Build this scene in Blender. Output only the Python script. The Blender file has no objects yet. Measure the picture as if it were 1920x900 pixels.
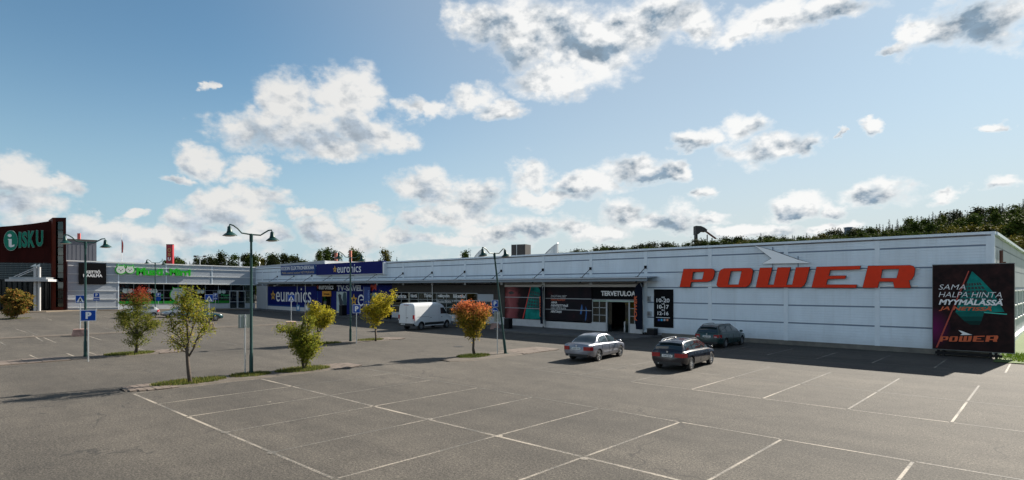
import bpy, bmesh, math, random
from mathutils import Vector, Matrix
R = math.radians
sc = bpy.context.scene
COL = sc.collection
random.seed(7)

# ------------------------------------------------------------------ camera
F, CX, HY, CAMH, TH = 1094.0, 960.0, 538.0, 4.0, R(42.8)
CT, ST = math.cos(TH), math.sin(TH)
cam = bpy.data.cameras.new('camera')
cam.sensor_width = 36.0
cam.lens = 36.0 * F / 1920.0
cam.shift_y = (HY - 450.0) / 1920.0
cam.clip_end = 6000.0
cam_o = bpy.data.objects.new('camera', cam)
cam_o.location = (0, 0, CAMH)
cam_o.rotation_euler = (R(90), 0, TH)
COL.objects.link(cam_o)
sc.camera = cam_o

# ------------------------------------------------------------------ light
SUN_AZ, SUN_EL = R(6.7), R(34.5)          # azimuth from +Y towards +X
sdir = Vector((math.sin(SUN_AZ) * math.cos(SUN_EL), math.cos(SUN_AZ) * math.cos(SUN_EL), math.sin(SUN_EL)))
sun = bpy.data.lights.new('sun', 'SUN')
sun.energy = 5.0
sun.angle = R(0.5)
sun.color = (1.0, 0.92, 0.80)
sun_o = bpy.data.objects.new('sun', sun)
sun_o.rotation_euler = (-sdir).to_track_quat('-Z', 'Y').to_euler()
COL.objects.link(sun_o)
sc.view_settings.view_transform = 'Standard'
sc.view_settings.look = 'None'
sc.view_settings.gamma = 1.0
sc.view_settings.use_curve_mapping = False
sc.view_settings.exposure = 1.22

# ------------------------------------------------------------------ sky with cumulus
CLOUDS = [  # centre and radii, degrees follow from these
 (540,200,75,75),(655,185,80,75),(470,240,85,52),(560,250,155,50),(695,250,80,46),(620,275,115,34),
 (370,300,58,34),(465,315,50,32),(330,335,45,10),(380,158,14,16),
 (30,340,85,42),(110,355,50,24),(20,385,80,36),
 (392,372,40,32),(480,370,68,26),(355,412,58,32),(440,398,85,36),(400,440,70,18),
 (170,412,55,24),(235,432,65,32),(130,455,90,24),(330,455,90,20),
 (590,432,55,30),(680,420,55,30),(640,450,95,24),(706,393,24,14),
 (800,352,62,36),(865,378,80,42),(770,415,52,20),(845,402,110,28),
 (800,205,54,22),(880,185,62,34),(945,212,48,24),
 (905,40,58,46),(1000,60,115,90),(1040,150,105,40),(1110,90,105,80),(1180,60,95,62),(1240,30,85,60),(1305,40,60,46),
 (1385,72,60,24),(1440,40,95,44),(1560,15,120,26),
 (1722,60,44,42),(1690,92,56,13),(1800,40,105,54),(1890,40,95,56),
 (1310,262,58,22),(1392,238,58,34),(1440,278,95,34),(1500,282,38,24),
 (1190,320,75,34),(1100,345,85,30),(1005,328,54,36),(1035,370,95,22),(1255,322,40,20),
 (1180,405,64,40),(1255,415,75,30),(1310,368,36,18),(1130,435,80,20),
 (1490,390,66,24),(1640,368,80,30),(1560,398,54,18),(1765,362,38,16),(1890,342,62,18),
 (1625,244,27,12),(1565,258,13,6),(1900,236,30,15),
 (60,430,70,26),(180,440,80,24),(300,440,60,24),(500,435,60,22),(560,400,40,14),(740,445,70,20),(250,400,30,12),(1330,410,50,14),(1000,430,64,28),(1070,428,52,28),(925,432,75,24),(850,450,95,16),(1400,432,110,13),(1560,432,90,12)]
CORES = [(1230,35,75,42),(1010,105,95,45),(1060,30,70,30),(940,60,45,30),(1420,50,50,16),(1830,45,120,50),(1420,245,45,24),(1432,290,75,24),(1320,268,38,13),
 (1150,335,60,28),(1215,330,40,20),(1060,362,80,18),(990,350,40,22),(840,360,60,26),(775,420,50,18),(880,395,60,18),(1490,394,55,17),(1640,372,60,16),(1565,402,40,11),(1765,366,24,9),(1895,348,48,11),
 (1195,405,50,26),(1260,422,60,18),(560,250,110,30),(680,240,50,26),(480,262,60,20),(450,395,80,22),(355,425,50,18),(30,365,70,22),(380,312,40,12),(460,325,34,12),(620,440,60,16),(880,205,60,12),(230,445,60,16),(100,440,60,14),(520,442,50,12),(1010,440,50,14),(930,442,60,12),(740,452,60,10)]
world = bpy.data.worlds.new('World')
sc.world = world
world.use_nodes = True
nt = world.node_tree
nt.nodes.clear()
def nd(t, **kw):
    n = nt.nodes.new(t)
    for k, v in kw.items():
        setattr(n, k, v)
    return n
def sock(n, s, v):
    if hasattr(v, 'is_linked') or isinstance(v, bpy.types.NodeSocket):
        nt.links.new(v, n.inputs[s])
    else:
        n.inputs[s].default_value = v
def M_(op, a, b=0.0, c=0.0, clamp=False):
    n = nd('ShaderNodeMath', operation=op, use_clamp=clamp)
    sock(n, 0, a); sock(n, 1, b)
    if op in ('MULTIPLY_ADD', 'SMOOTH_MAX', 'SMOOTH_MIN'):
        sock(n, 2, c)
    return n.outputs[0]
def V_(op, a, b=None):
    n = nd('ShaderNodeVectorMath', operation=op)
    sock(n, 0, a)
    if b is not None:
        sock(n, 1, b)
    return n.outputs['Value'] if op in ('LENGTH', 'DOT_PRODUCT') else n.outputs[0]
def sstep(v, lo, hi, o0=0.0, o1=1.0):
    n = nd('ShaderNodeMapRange', interpolation_type='SMOOTHSTEP')
    sock(n, 0, v); sock(n, 1, lo); sock(n, 2, hi); sock(n, 3, o0); sock(n, 4, o1)
    return n.outputs[0]
def mixc(f, a, b):
    n = nd('ShaderNodeMix', data_type='RGBA')
    sock(n, 0, f); sock(n, 6, a); sock(n, 7, b)
    return n.outputs[2]
sky = nd('ShaderNodeTexSky', sky_type='NISHITA', sun_disc=False)
sky.sun_elevation = SUN_EL
sky.sun_rotation = SUN_AZ
sky.altitude = 100
sky.air_density = 1.0
sky.dust_density = 0.3
sky.ozone_density = 2.2
SKY_STR = 0.050
CLOUD_GAIN = 1.0
tc = nd('ShaderNodeTexCoord')
dirv = tc.outputs['Generated']
sep = nd('ShaderNodeSeparateXYZ'); nt.links.new(dirv, sep.inputs[0])
az = M_('ARCTAN2', sep.outputs[0], sep.outputs[1])
el = M_('ARCSINE', sep.outputs[2])
def noise_at(vec, scale, detail, rough, dist=0.0):
    n = nd('ShaderNodeTexNoise', noise_dimensions='3D')
    sock(n, 'Vector', vec)
    n.inputs['Scale'].default_value = scale
    n.inputs['Detail'].default_value = detail
    n.inputs['Roughness'].default_value = rough
    n.inputs['Distortion'].default_value = dist
    return n.outputs['Fac'], n.outputs['Color']
stretch = V_('MULTIPLY', dirv, (1.0, 1.0, 1.5))
_, warp = noise_at(stretch, 11.0, 5.0, 0.60)
warp = V_('MULTIPLY', V_('SUBTRACT', warp, (0.5, 0.5, 0.5)), (0.13, 0.075, 0.0))
comb = nd('ShaderNodeCombineXYZ'); sock(comb, 0, az); sock(comb, 1, el)
ae = V_('ADD', comb.outputs[0], warp)
def blobs():
    for (x, y, rx, ry) in CLOUDS:
        xc = (x - CX) / F
        a = math.atan(xc); ca = math.cos(a)
        e = math.atan((HY - y) / F * ca)
        yield (a - TH, e, rx / F * ca * ca, ry / F * ca * math.cos(e) ** 2)
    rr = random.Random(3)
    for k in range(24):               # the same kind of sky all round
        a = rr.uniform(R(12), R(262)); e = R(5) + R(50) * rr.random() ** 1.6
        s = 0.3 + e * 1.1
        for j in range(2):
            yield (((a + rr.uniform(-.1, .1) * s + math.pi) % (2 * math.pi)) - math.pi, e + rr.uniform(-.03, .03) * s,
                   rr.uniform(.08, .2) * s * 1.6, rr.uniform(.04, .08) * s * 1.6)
acc = accu = None
for (a, e, ra, re) in blobs():
    v = nd('ShaderNodeVectorMath', operation='MULTIPLY_ADD')
    sock(v, 0, ae); v.inputs[1].default_value = (1 / ra, 1 / re, 0); v.inputs[2].default_value = (-a / ra, -e / re, 0)
    l = V_('LENGTH', v.outputs[0])
    acc = l if acc is None else M_('MINIMUM', acc, l)
    l2 = V_('LENGTH', V_('SUBTRACT', v.outputs[0], (0.18, 0.62, 0)))
    accu = l2 if accu is None else M_('MINIMUM', accu, l2)
cacc = None
for (x, y, rx, ry) in CORES:                  # thick parts that stay grey
    xc = (x - CX) / F; a = math.atan(xc); ca = math.cos(a); e = math.atan((HY - y) / F * ca)
    ra, re = rx / F * ca * ca * 1.25, ry / F * ca * math.cos(e) ** 2 * 1.25
    v = nd('ShaderNodeVectorMath', operation='MULTIPLY_ADD')
    sock(v, 0, ae); v.inputs[1].default_value = (1 / ra, 1 / re, 0); v.inputs[2].default_value = (-(a - TH) / ra, -e / re, 0)
    l = V_('LENGTH', v.outputs[0])
    cacc = l if cacc is None else M_('MINIMUM', cacc, l)
# step towards the sun across the sky, to light the billows from that side
sunv = V_('DOT_PRODUCT', dirv, tuple(sdir))
scl = nd('ShaderNodeVectorMath', operation='SCALE'); sock(scl, 0, dirv); sock(scl, 'Scale', sunv)
tang = V_('SUBTRACT', tuple(sdir), scl.outputs[0])
tang = V_('ADD', V_('MULTIPLY', tang, (.6, .6, .6)), (0, 0, .65))
def shifted(k): return V_('ADD', stretch, V_('MULTIPLY', tang, (k, k, k * 1.5)))
n1, _ = noise_at(stretch, 30.0, 8.0, 0.60)
n1s, _ = noise_at(shifted(.013), 30.0, 4.0, 0.55)
n2, _ = noise_at(stretch, 10.0, 4.0, 0.55)
n2s, _ = noise_at(shifted(.040), 10.0, 3.0, 0.5)
base = M_('SUBTRACT', 1.0, acc)
field = M_('MULTIPLY_ADD', M_('SUBTRACT', n1, 0.5), 1.15, base)
field = M_('MULTIPLY_ADD', M_('SUBTRACT', n2, 0.5), 0.9, field)
lowband = sstep(el, R(1.5), R(9.0), 0.22, -1.2)     # broken cloud towards the horizon
n3, _ = noise_at(V_('MULTIPLY', dirv, (1, 1, 1.5)), 17.0, 7.0, 0.60)
low = M_('MULTIPLY_ADD', M_('SUBTRACT', n3, 0.5), 2.2, lowband)
field = M_('MAXIMUM', field, low)
mask = sstep(field, -0.10, 0.55)
body = sstep(field, 0.18, 0.95)
relief = M_('MULTIPLY_ADD', M_('SUBTRACT', n2s, n2), 3.7, M_('MULTIPLY', M_('SUBTRACT', n1s, n1), 2.3))
cmask = sstep(cacc, 1.30, 0.10)
under = sstep(M_('MULTIPLY_ADD', M_('SUBTRACT', n2, 0.5), 0.9, accu), 0.50, 1.45)
shade = M_('MULTIPLY_ADD', under, 0.62, relief)
shade = M_('MULTIPLY_ADD', cmask, 0.52, shade)
shade = M_('MULTIPLY', M_('ADD', shade, -0.04), sstep(field, 0.0, 0.55), clamp=True)
toward = sstep(sunv, 0.35, 0.85)                     # nearer the sun the cores are seen unlit
grain = sstep(n1, 0.30, 0.72, 0.78, 1.28)
core = mixc(toward, (0.185, 0.215, 0.248, 1), (0.070, 0.110, 0.152, 1))
front = sstep(sunv, 0.02, -0.45)                      # unseen clouds opposite the sun, brightened to fill the shaded front wall
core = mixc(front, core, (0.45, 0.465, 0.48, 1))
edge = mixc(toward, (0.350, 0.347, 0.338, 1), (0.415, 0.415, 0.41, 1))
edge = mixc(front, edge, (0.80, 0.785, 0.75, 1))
cs = nd('ShaderNodeVectorMath', operation='SCALE'); sock(cs, 0, core); sock(cs, 'Scale', grain)
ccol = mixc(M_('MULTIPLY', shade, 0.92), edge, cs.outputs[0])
skc = V_('MULTIPLY', sky.outputs[0], (SKY_STR * 0.86, SKY_STR * 1.06, SKY_STR * 1.02))
hz = sstep(el, R(-1.0), R(26.0), 1.0, 0.0)
skc = mixc(M_('MULTIPLY', M_('POWER', hz, 1.9), 0.92), skc, mixc(sstep(sunv, 0.05, 0.85), (0.175, 0.241, 0.290, 1), (0.282, 0.300, 0.312, 1)))
skc = mixc(M_('MULTIPLY', toward, 0.45), skc, (0.265, 0.275, 0.28, 1))
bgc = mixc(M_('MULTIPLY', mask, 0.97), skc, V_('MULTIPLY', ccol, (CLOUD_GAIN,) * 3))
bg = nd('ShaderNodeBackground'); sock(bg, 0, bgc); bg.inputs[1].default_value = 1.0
outw = nd('ShaderNodeOutputWorld'); nt.links.new(bg.outputs[0], outw.inputs[0])
world.cycles.sampling_method = 'MANUAL'
world.cycles.sample_map_resolution = 512

# ------------------------------------------------------------------ places
def clamp(v, a=0.0, b=1.0): return max(a, min(b, v))
def g(X, Y):                                   # the lot rises gently to the far left
    return clamp((-X - 50) / 47) * (0.3 + 0.6 * clamp((42.5 - Y) / 25.5))
def ray(x):
    xc = (x - CX) / F
    return xc * CT - ST, xc * ST + CT
def at_depth(x, y, D):
    dx, dy = ray(x); return Vector((dx * D, dy * D, CAMH - D * (y - HY) / F))
def gp(x, y):
    z = 0.0
    for _ in range(12):
        D = F * (CAMH - z) / (y - HY)
        dx, dy = ray(x)
        z = g(dx * D, dy * D)
    return Vector((dx * D, dy * D, z))
def wp(x, y, Y=42.5):                          # point on the plane Y = const
    dx, dy = ray(x); D = Y / dy
    return Vector((dx * D, Y, CAMH - D * (y - HY) / F))
def xp(x, y, X=-97.6):
    dx, dy = ray(x); D = X / dx
    return Vector((X, dy * D, CAMH - D * (y - HY) / F))

# ------------------------------------------------------------------ materials
MATS = {}
def newmat(name):
    m = bpy.data.materials.new(name); m.use_nodes = True
    MATS[name] = m
    return m, m.node_tree, m.node_tree.nodes['Principled BSDF']
def mat(name, col, rough=0.6, metal=0.0, var=0.0, vscale=3.0, bump=0.0, bscale=30.0, spec=0.5, coat=0.0, streak=0.0):
    if name in MATS: return MATS[name]
    m, t, p = newmat(name)
    p.inputs['Base Color'].default_value = (*col, 1)
    p.inputs['Roughness'].default_value = rough
    p.inputs['Metallic'].default_value = metal
    p.inputs['Specular IOR Level'].default_value = spec
    p.inputs['Coat Weight'].default_value = coat
    p.inputs['Coat Roughness'].default_value = 0.05
    tcn = t.nodes.new('ShaderNodeTexCoord')
    geo = t.nodes.new('ShaderNodeNewGeometry')
    if var > 0:
        n = t.nodes.new('ShaderNodeTexNoise'); n.inputs['Scale'].default_value = vscale; n.inputs['Detail'].default_value = 6; n.inputs['Roughness'].default_value = .6
        mp = t.nodes.new('ShaderNodeMapping'); mp.inputs['Scale'].default_value = (1, 1, 0.25 if streak else 1)
        t.links.new(geo.outputs['Position'], mp.inputs[0]); t.links.new(mp.outputs[0], n.inputs['Vector'])
        r = t.nodes.new('ShaderNodeMapRange'); r.inputs[1].default_value = .3; r.inputs[2].default_value = .7; r.inputs[3].default_value = 1 - var; r.inputs[4].default_value = 1 + var
        t.links.new(n.outputs['Fac'], r.inputs[0])
        v = t.nodes.new('ShaderNodeVectorMath'); v.operation = 'SCALE'; v.inputs[0].default_value = col
        t.links.new(r.outputs[0], v.inputs['Scale']); t.links.new(v.outputs[0], p.inputs['Base Color'])
        r2 = t.nodes.new('ShaderNodeMapRange'); r2.inputs[3].default_value = clamp(rough - .1); r2.inputs[4].default_value = clamp(rough + .1)
        t.links.new(n.outputs['Fac'], r2.inputs[0]); t.links.new(r2.outputs[0], p.inputs['Roughness'])
    if bump > 0:
        n = t.nodes.new('ShaderNodeTexNoise'); n.inputs['Scale'].default_value = bscale; n.inputs['Detail'].default_value = 4
        t.links.new(geo.outputs['Position'], n.inputs['Vector'])
        b = t.nodes.new('ShaderNodeBump'); b.inputs['Strength'].default_value = bump; b.inputs['Distance'].default_value = .02
        t.links.new(n.outputs['Fac'], b.inputs['Height']); t.links.new(b.outputs[0], p.inputs['Normal'])
    return m

def ramp(t, src, stops, interp='LINEAR'):
    r = t.nodes.new('ShaderNodeValToRGB'); r.color_ramp.interpolation = interp
    e = r.color_ramp.elements
    e[0].position, e[0].color = stops[0][0], (*stops[0][1], 1)
    e[1].position, e[1].color = stops[-1][0], (*stops[-1][1], 1)
    for pos, c in stops[1:-1]:
        q = e.new(pos); q.color = (*c, 1)
    t.links.new(src, r.inputs[0]); return r.outputs[0]
def tnoise(t, vec, scale, detail=5, rough=.55):
    n = t.nodes.new('ShaderNodeTexNoise'); n.inputs['Scale'].default_value = scale; n.inputs['Detail'].default_value = detail; n.inputs['Roughness'].default_value = rough
    t.links.new(vec, n.inputs['Vector']); return n.outputs['Fac']
def tmix(t, f, a, b, mode='MIX'):
    n = t.nodes.new('ShaderNodeMix'); n.data_type = 'RGBA'; n.blend_type = mode
    for i, v in ((0, f), (6, a), (7, b)):
        if isinstance(v, bpy.types.NodeSocket): t.links.new(v, n.inputs[i])
        else: n.inputs[i].default_value = v if i == 0 else (*v, 1)
    return n.outputs[2]
def tmath(t, op, a, b=0.0):
    n = t.nodes.new('ShaderNodeMath'); n.operation = op
    for i, v in ((0, a), (1, b)):
        if isinstance(v, bpy.types.NodeSocket): t.links.new(v, n.inputs[i])
        else: n.inputs[i].default_value = v
    return n.outputs[0]

def asphalt():
    m, t, p = newmat('asphalt')
    geo = t.nodes.new('ShaderNodeNewGeometry'); P = geo.outputs['Position']
    big = tnoise(t, P, 0.10, 6, .62)
    mp = t.nodes.new('ShaderNodeMapping'); mp.inputs['Scale'].default_value = (0.12, 1.0, 1); t.links.new(P, mp.inputs[0])
    tracks = tnoise(t, mp.outputs[0], 0.55, 5, .6)
    mid = tnoise(t, P, 1.3, 8, .7)
    fine = tnoise(t, P, 26.0, 4, .8)
    grit = tnoise(t, P, 13.0, 3, .8)
    c = ramp(t, big, [(.3, (.046, .042, .0375)), (.5, (.061, .0553, .0483)), (.72, (.080, .072, .0625))])
    c = tmix(t, 1.0, c, ramp(t, tracks, [(.3, (.80, .80, .80)), (.7, (1.16, 1.15, 1.13))]), 'MULTIPLY')
    c = tmix(t, 1.0, c, ramp(t, mid, [(.28, (.76, .76, .76)), (.5, (1, 1, 1)), (.75, (1.2, 1.19, 1.17))]), 'MULTIPLY')
    c = tmix(t, 1.0, c, ramp(t, fine, [(.32, (.34, .34, .34)), (.5, (1, 1, 1)), (.70, (1.9, 1.88, 1.84))]), 'MULTIPLY')
    c = tmix(t, 1.0, c, ramp(t, grit, [(.30, (.55, .55, .55)), (.5, (1, 1, 1)), (.70, (1.55, 1.53, 1.50))]), 'MULTIPLY')
    oil = tnoise(t, P, 0.8, 3, .5)
    c = tmix(t, ramp(t, oil, [(.68, (0, 0, 0)), (.76, (.4, .4, .4))]), c, (.022, .021, .020))
    # thin meandering cracks and repaired seams
    vo = t.nodes.new('ShaderNodeTexVoronoi'); vo.feature = 'DISTANCE_TO_EDGE'; vo.inputs['Scale'].default_value = 0.13
    wv = t.nodes.new('ShaderNodeVectorMath'); wv.operation = 'ADD'
    nv = t.nodes.new('ShaderNodeTexNoise'); nv.inputs['Scale'].default_value = .6; nv.inputs['Detail'].default_value = 6; t.links.new(P, nv.inputs['Vector'])
    sv = t.nodes.new('ShaderNodeVectorMath'); sv.operation = 'SCALE'; sv.inputs['Scale'].default_value = 3.0; t.links.new(nv.outputs['Color'], sv.inputs[0])
    t.links.new(P, wv.inputs[0]); t.links.new(sv.outputs[0], wv.inputs[1]); t.links.new(wv.outputs[0], vo.inputs['Vector'])
    cr = ramp(t, vo.outputs['Distance'], [(.0, (1, 1, 1)), (.006, (0, 0, 0))])
    c = tmix(t, tmath(t, 'MULTIPLY', cr, tmath(t, 'GREATER_THAN', tnoise(t, P, .2, 2), .55)), c, (.030, .028, .026))
    t.links.new(c, p.inputs['Base Color'])
    p.inputs['Roughness'].default_value = .88
    p.inputs['Specular IOR Level'].default_value = .3
    b = t.nodes.new('ShaderNodeBump'); b.inputs['Strength'].default_value = .7; b.inputs['Distance'].default_value = .012
    t.links.new(fine, b.inputs['Height']); t.links.new(b.outputs[0], p.inputs['Normal'])
    return m
def worn_paint(name='road_paint', keep=.50, col=(.50, .47, .41)):
    m, t, p = newmat(name)
    P = t.nodes.new('ShaderNodeNewGeometry').outputs['Position']
    a = tnoise(t, P, 16.0, 5, .7); b = tnoise(t, P, .55, 3, .5)
    k = tmath(t, 'ADD', tmath(t, 'MULTIPLY', a, .8), tmath(t, 'MULTIPLY', b, .75))
    c = ramp(t, k, [(keep + .16, (.066, .062, .056)), (keep + .36, col)])
    t.links.new(c, p.inputs['Base Color']); p.inputs['Roughness'].default_value = .8
    return m
def glassmat(name='shop_glass', tint=(.28, .36, .36), clear=.45):
    m, t, p = newmat(name)
    tr = t.nodes.new('ShaderNodeBsdfTransparent'); tr.inputs[0].default_value = (*tint, 1)
    gl = t.nodes.new('ShaderNodeBsdfGlossy'); gl.inputs['Roughness'].default_value = .02; gl.inputs[0].default_value = (.85, .92, .92, 1)
    fr = t.nodes.new('ShaderNodeFresnel'); fr.inputs[0].default_value = 1.5
    mx = t.nodes.new('ShaderNodeMixShader')
    f = tmath(t, 'ADD', tmath(t, 'MULTIPLY', fr.outputs[0], .8), .03)
    t.links.new(f, mx.inputs[0]); t.links.new(tr.outputs[0], mx.inputs[1]); t.links.new(gl.outputs[0], mx.inputs[2])
    t.links.new(mx.outputs[0], t.nodes['Material Output'].inputs[0])
    return m
def leafmat(name, stops, zmix=None, transl=.35, spec=.12):
    """leaf colours differ leaf by leaf; zmix=(z0,z1,colour) for crowns that have turned red at the top"""
    m, t, p = newmat(name)
    geo = t.nodes.new('ShaderNodeNewGeometry')
    oi = t.nodes.new('ShaderNodeObjectInfo')
    n = tnoise(t, geo.outputs['Position'], .9, 2)
    k = tmath(t, 'ADD', tmath(t, 'MULTIPLY', geo.outputs['Random Per Island'], .55), tmath(t, 'MULTIPLY', n, .45))
    k = tmath(t, 'ADD', k, tmath(t, 'MULTIPLY', tmath(t, 'SUBTRACT', oi.outputs['Random'], .5), .25))
    c = ramp(t, k, stops)
    if zmix:
        s = t.nodes.new('ShaderNodeSeparateXYZ'); t.links.new(geo.outputs['Position'], s.inputs[0])
        mr = t.nodes.new('ShaderNodeMapRange'); mr.inputs[1].default_value = zmix[0]; mr.inputs[2].default_value = zmix[1]
        t.links.new(tmath(t, 'ADD', s.outputs[2], tmath(t, 'MULTIPLY', tmath(t, 'SUBTRACT', geo.outputs['Random Per Island'], .5), .9)), mr.inputs[0])
        c = tmix(t, mr.outputs[0], c, zmix[2])
    t.links.new(c, p.inputs['Base Color']); p.inputs['Roughness'].default_value = .7
    p.inputs['Specular IOR Level'].default_value = spec
    tl = t.nodes.new('ShaderNodeBsdfTranslucent'); t.links.new(c, tl.inputs[0])
    mx = t.nodes.new('ShaderNodeMixShader'); mx.inputs[0].default_value = transl
    t.links.new(p.outputs[0], mx.inputs[1]); t.links.new(tl.outputs[0], mx.inputs[2])
    t.links.new(mx.outputs[0], t.nodes['Material Output'].inputs[0])
    return m

M_ASPH = asphalt()
M_PAINT = worn_paint('road_paint', .535, (.285, .25, .205))
M_PAINTF = worn_paint('road_paint_faded', .62, (.20, .182, .152))
M_GLASS = glassmat()
M_PANEL = mat('white_cladding', (.70, .78, .85), .45, var=.08, vscale=.8, streak=1)
def weather(m, amount, zlo, zhi):
    t = m.node_tree; p = t.nodes['Principled BSDF']; src = p.inputs['Base Color'].links[0].from_socket
    P = t.nodes.new('ShaderNodeNewGeometry').outputs['Position']
    sp = t.nodes.new('ShaderNodeSeparateXYZ'); t.links.new(P, sp.inputs[0])
    mp = t.nodes.new('ShaderNodeMapping'); mp.inputs['Scale'].default_value = (2.2, 2.2, .10); t.links.new(P, mp.inputs[0])
    st = tnoise(t, mp.outputs[0], 1.6, 7, .7)
    streak = ramp(t, st, [(.52, (0, 0, 0)), (.74, (.55, .55, .55))])
    mr = t.nodes.new('ShaderNodeMapRange'); mr.inputs[1].default_value = zlo; mr.inputs[2].default_value = zhi; mr.inputs[3].default_value = .9; mr.inputs[4].default_value = 0
    t.links.new(tmath(t, 'ADD', sp.outputs[2], tmath(t, 'MULTIPLY', tmath(t, 'SUBTRACT', tnoise(t, P, 1.7, 6, .7), .5), 1.1)), mr.inputs[0])
    k = tmath(t, 'MULTIPLY', tmath(t, 'MAXIMUM', streak, mr.outputs[0]), amount)
    t.links.new(tmix(t, k, src, (.30, .29, .27)), p.inputs['Base Color'])
weather(M_PANEL, .28, .2, 1.0)
M_PANELG = mat('grey_cladding', (.36, .39, .43), .5, var=.07, vscale=.8, streak=1)
M_STRIPE = mat('joint_blue', (.16, .22, .31), .5)
M_TRIM = mat('wall_trim', (.70, .77, .83), .4, var=.04)
M_LEDGE = mat('white_ledge', (.80, .80, .78), .4)
M_CONC = mat('concrete', (.33, .31, .28), .85, var=.18, vscale=1.6, bump=.3)
M_CONCD = mat('concrete_stained', (.17, .16, .14), .9, var=.3, vscale=1.2, bump=.3)
M_PLINTH = mat('plinth_grey', (.50, .51, .52), .7, var=.08)
M_DARKCLAD = mat('dark_cladding', (.065, .058, .052), .7, var=.12, spec=.2)
M_STEEL = mat('galvanised_steel', (.55, .57, .58), .38, .75, var=.08)
M_CANOPY = mat('canopy_steel', (.20, .24, .28), .45, .3, var=.08)
M_SOFFIT = mat('soffit', (.52, .50, .47), .7)
M_BLACK = mat('black_paint', (.008, .008, .010), .5, spec=.2)
M_BLACKM = mat('black_matt', (.005, .005, .006), .7, spec=.1)
M_GREENP = mat('green_pole_paint', (.003, .036, .032), .42, .1, var=.10, spec=.35)
M_WHITE = mat('white_print', (.82, .82, .82), .5)
M_WHITEL = mat('white_metal', (.78, .79, .80), .4)
M_RED = mat('sign_red', (.74, .040, .008), .5, var=.05, spec=.2)
M_ORANGE = mat('print_orange', (.60, .10, .025), .5)
M_BLUE = mat('euronics_blue', (.004, .010, .12), .6, var=.08, spec=.12)
M_BLUE2 = mat('panel_blue', (.016, .055, .20), .6, var=.05, spec=.12)
M_SIGNBLUE = mat('road_sign_blue', (.006, .06, .34), .5, spec=.2)
M_YELLOW = mat('star_yellow', (.75, .42, .03), .45)
M_AMBER = mat('amber_sign', (.72, .30, .015), .45)
M_GREEN = mat('sign_green', (.02, .40, .02), .6, spec=.2)
M_GREEND = mat('band_green_shaded', (.012, .20, .02), .6, spec=.2)  # darker copy of the sign green, shade on the sill band put into the colour
M_SLATE = mat('roof_felt', (.12, .12, .13), .9, var=.1)
M_BARK = mat('bark', (.075, .058, .045), .9, var=.3, vscale=20, bump=.5, bscale=60)
M_SOIL = mat('island_soil', (.080, .066, .053), .95, var=.3, vscale=2.2, bump=.5, bscale=40)
M_PAVER = mat('paver', (.125, .098, .080), .85, var=.16, vscale=2.5, bump=.25)
M_TEAL = mat('teal_print', (.01, .30, .27), .5, var=.25, vscale=2)
M_FRAME = mat('window_frame', (.30, .32, .34), .4, .4)
M_FRAMEW = mat('window_frame_white', (.70, .72, .72), .4)
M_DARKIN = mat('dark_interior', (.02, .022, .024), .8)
M_GRASS = leafmat('grass_blades', [(.2, (.055, .085, .015)), (.5, (.10, .125, .025)), (.8, (.20, .17, .05))], transl=.25)
M_LAWN = leafmat('lawn_blades', [(.2, (.045, .10, .008)), (.6, (.08, .15, .012)), (.9, (.13, .18, .02))], transl=.3)
M_GRASSG = mat('grass_ground', (.06, .105, .012), .95, var=.3, vscale=3, bump=.6, bscale=30)

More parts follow.
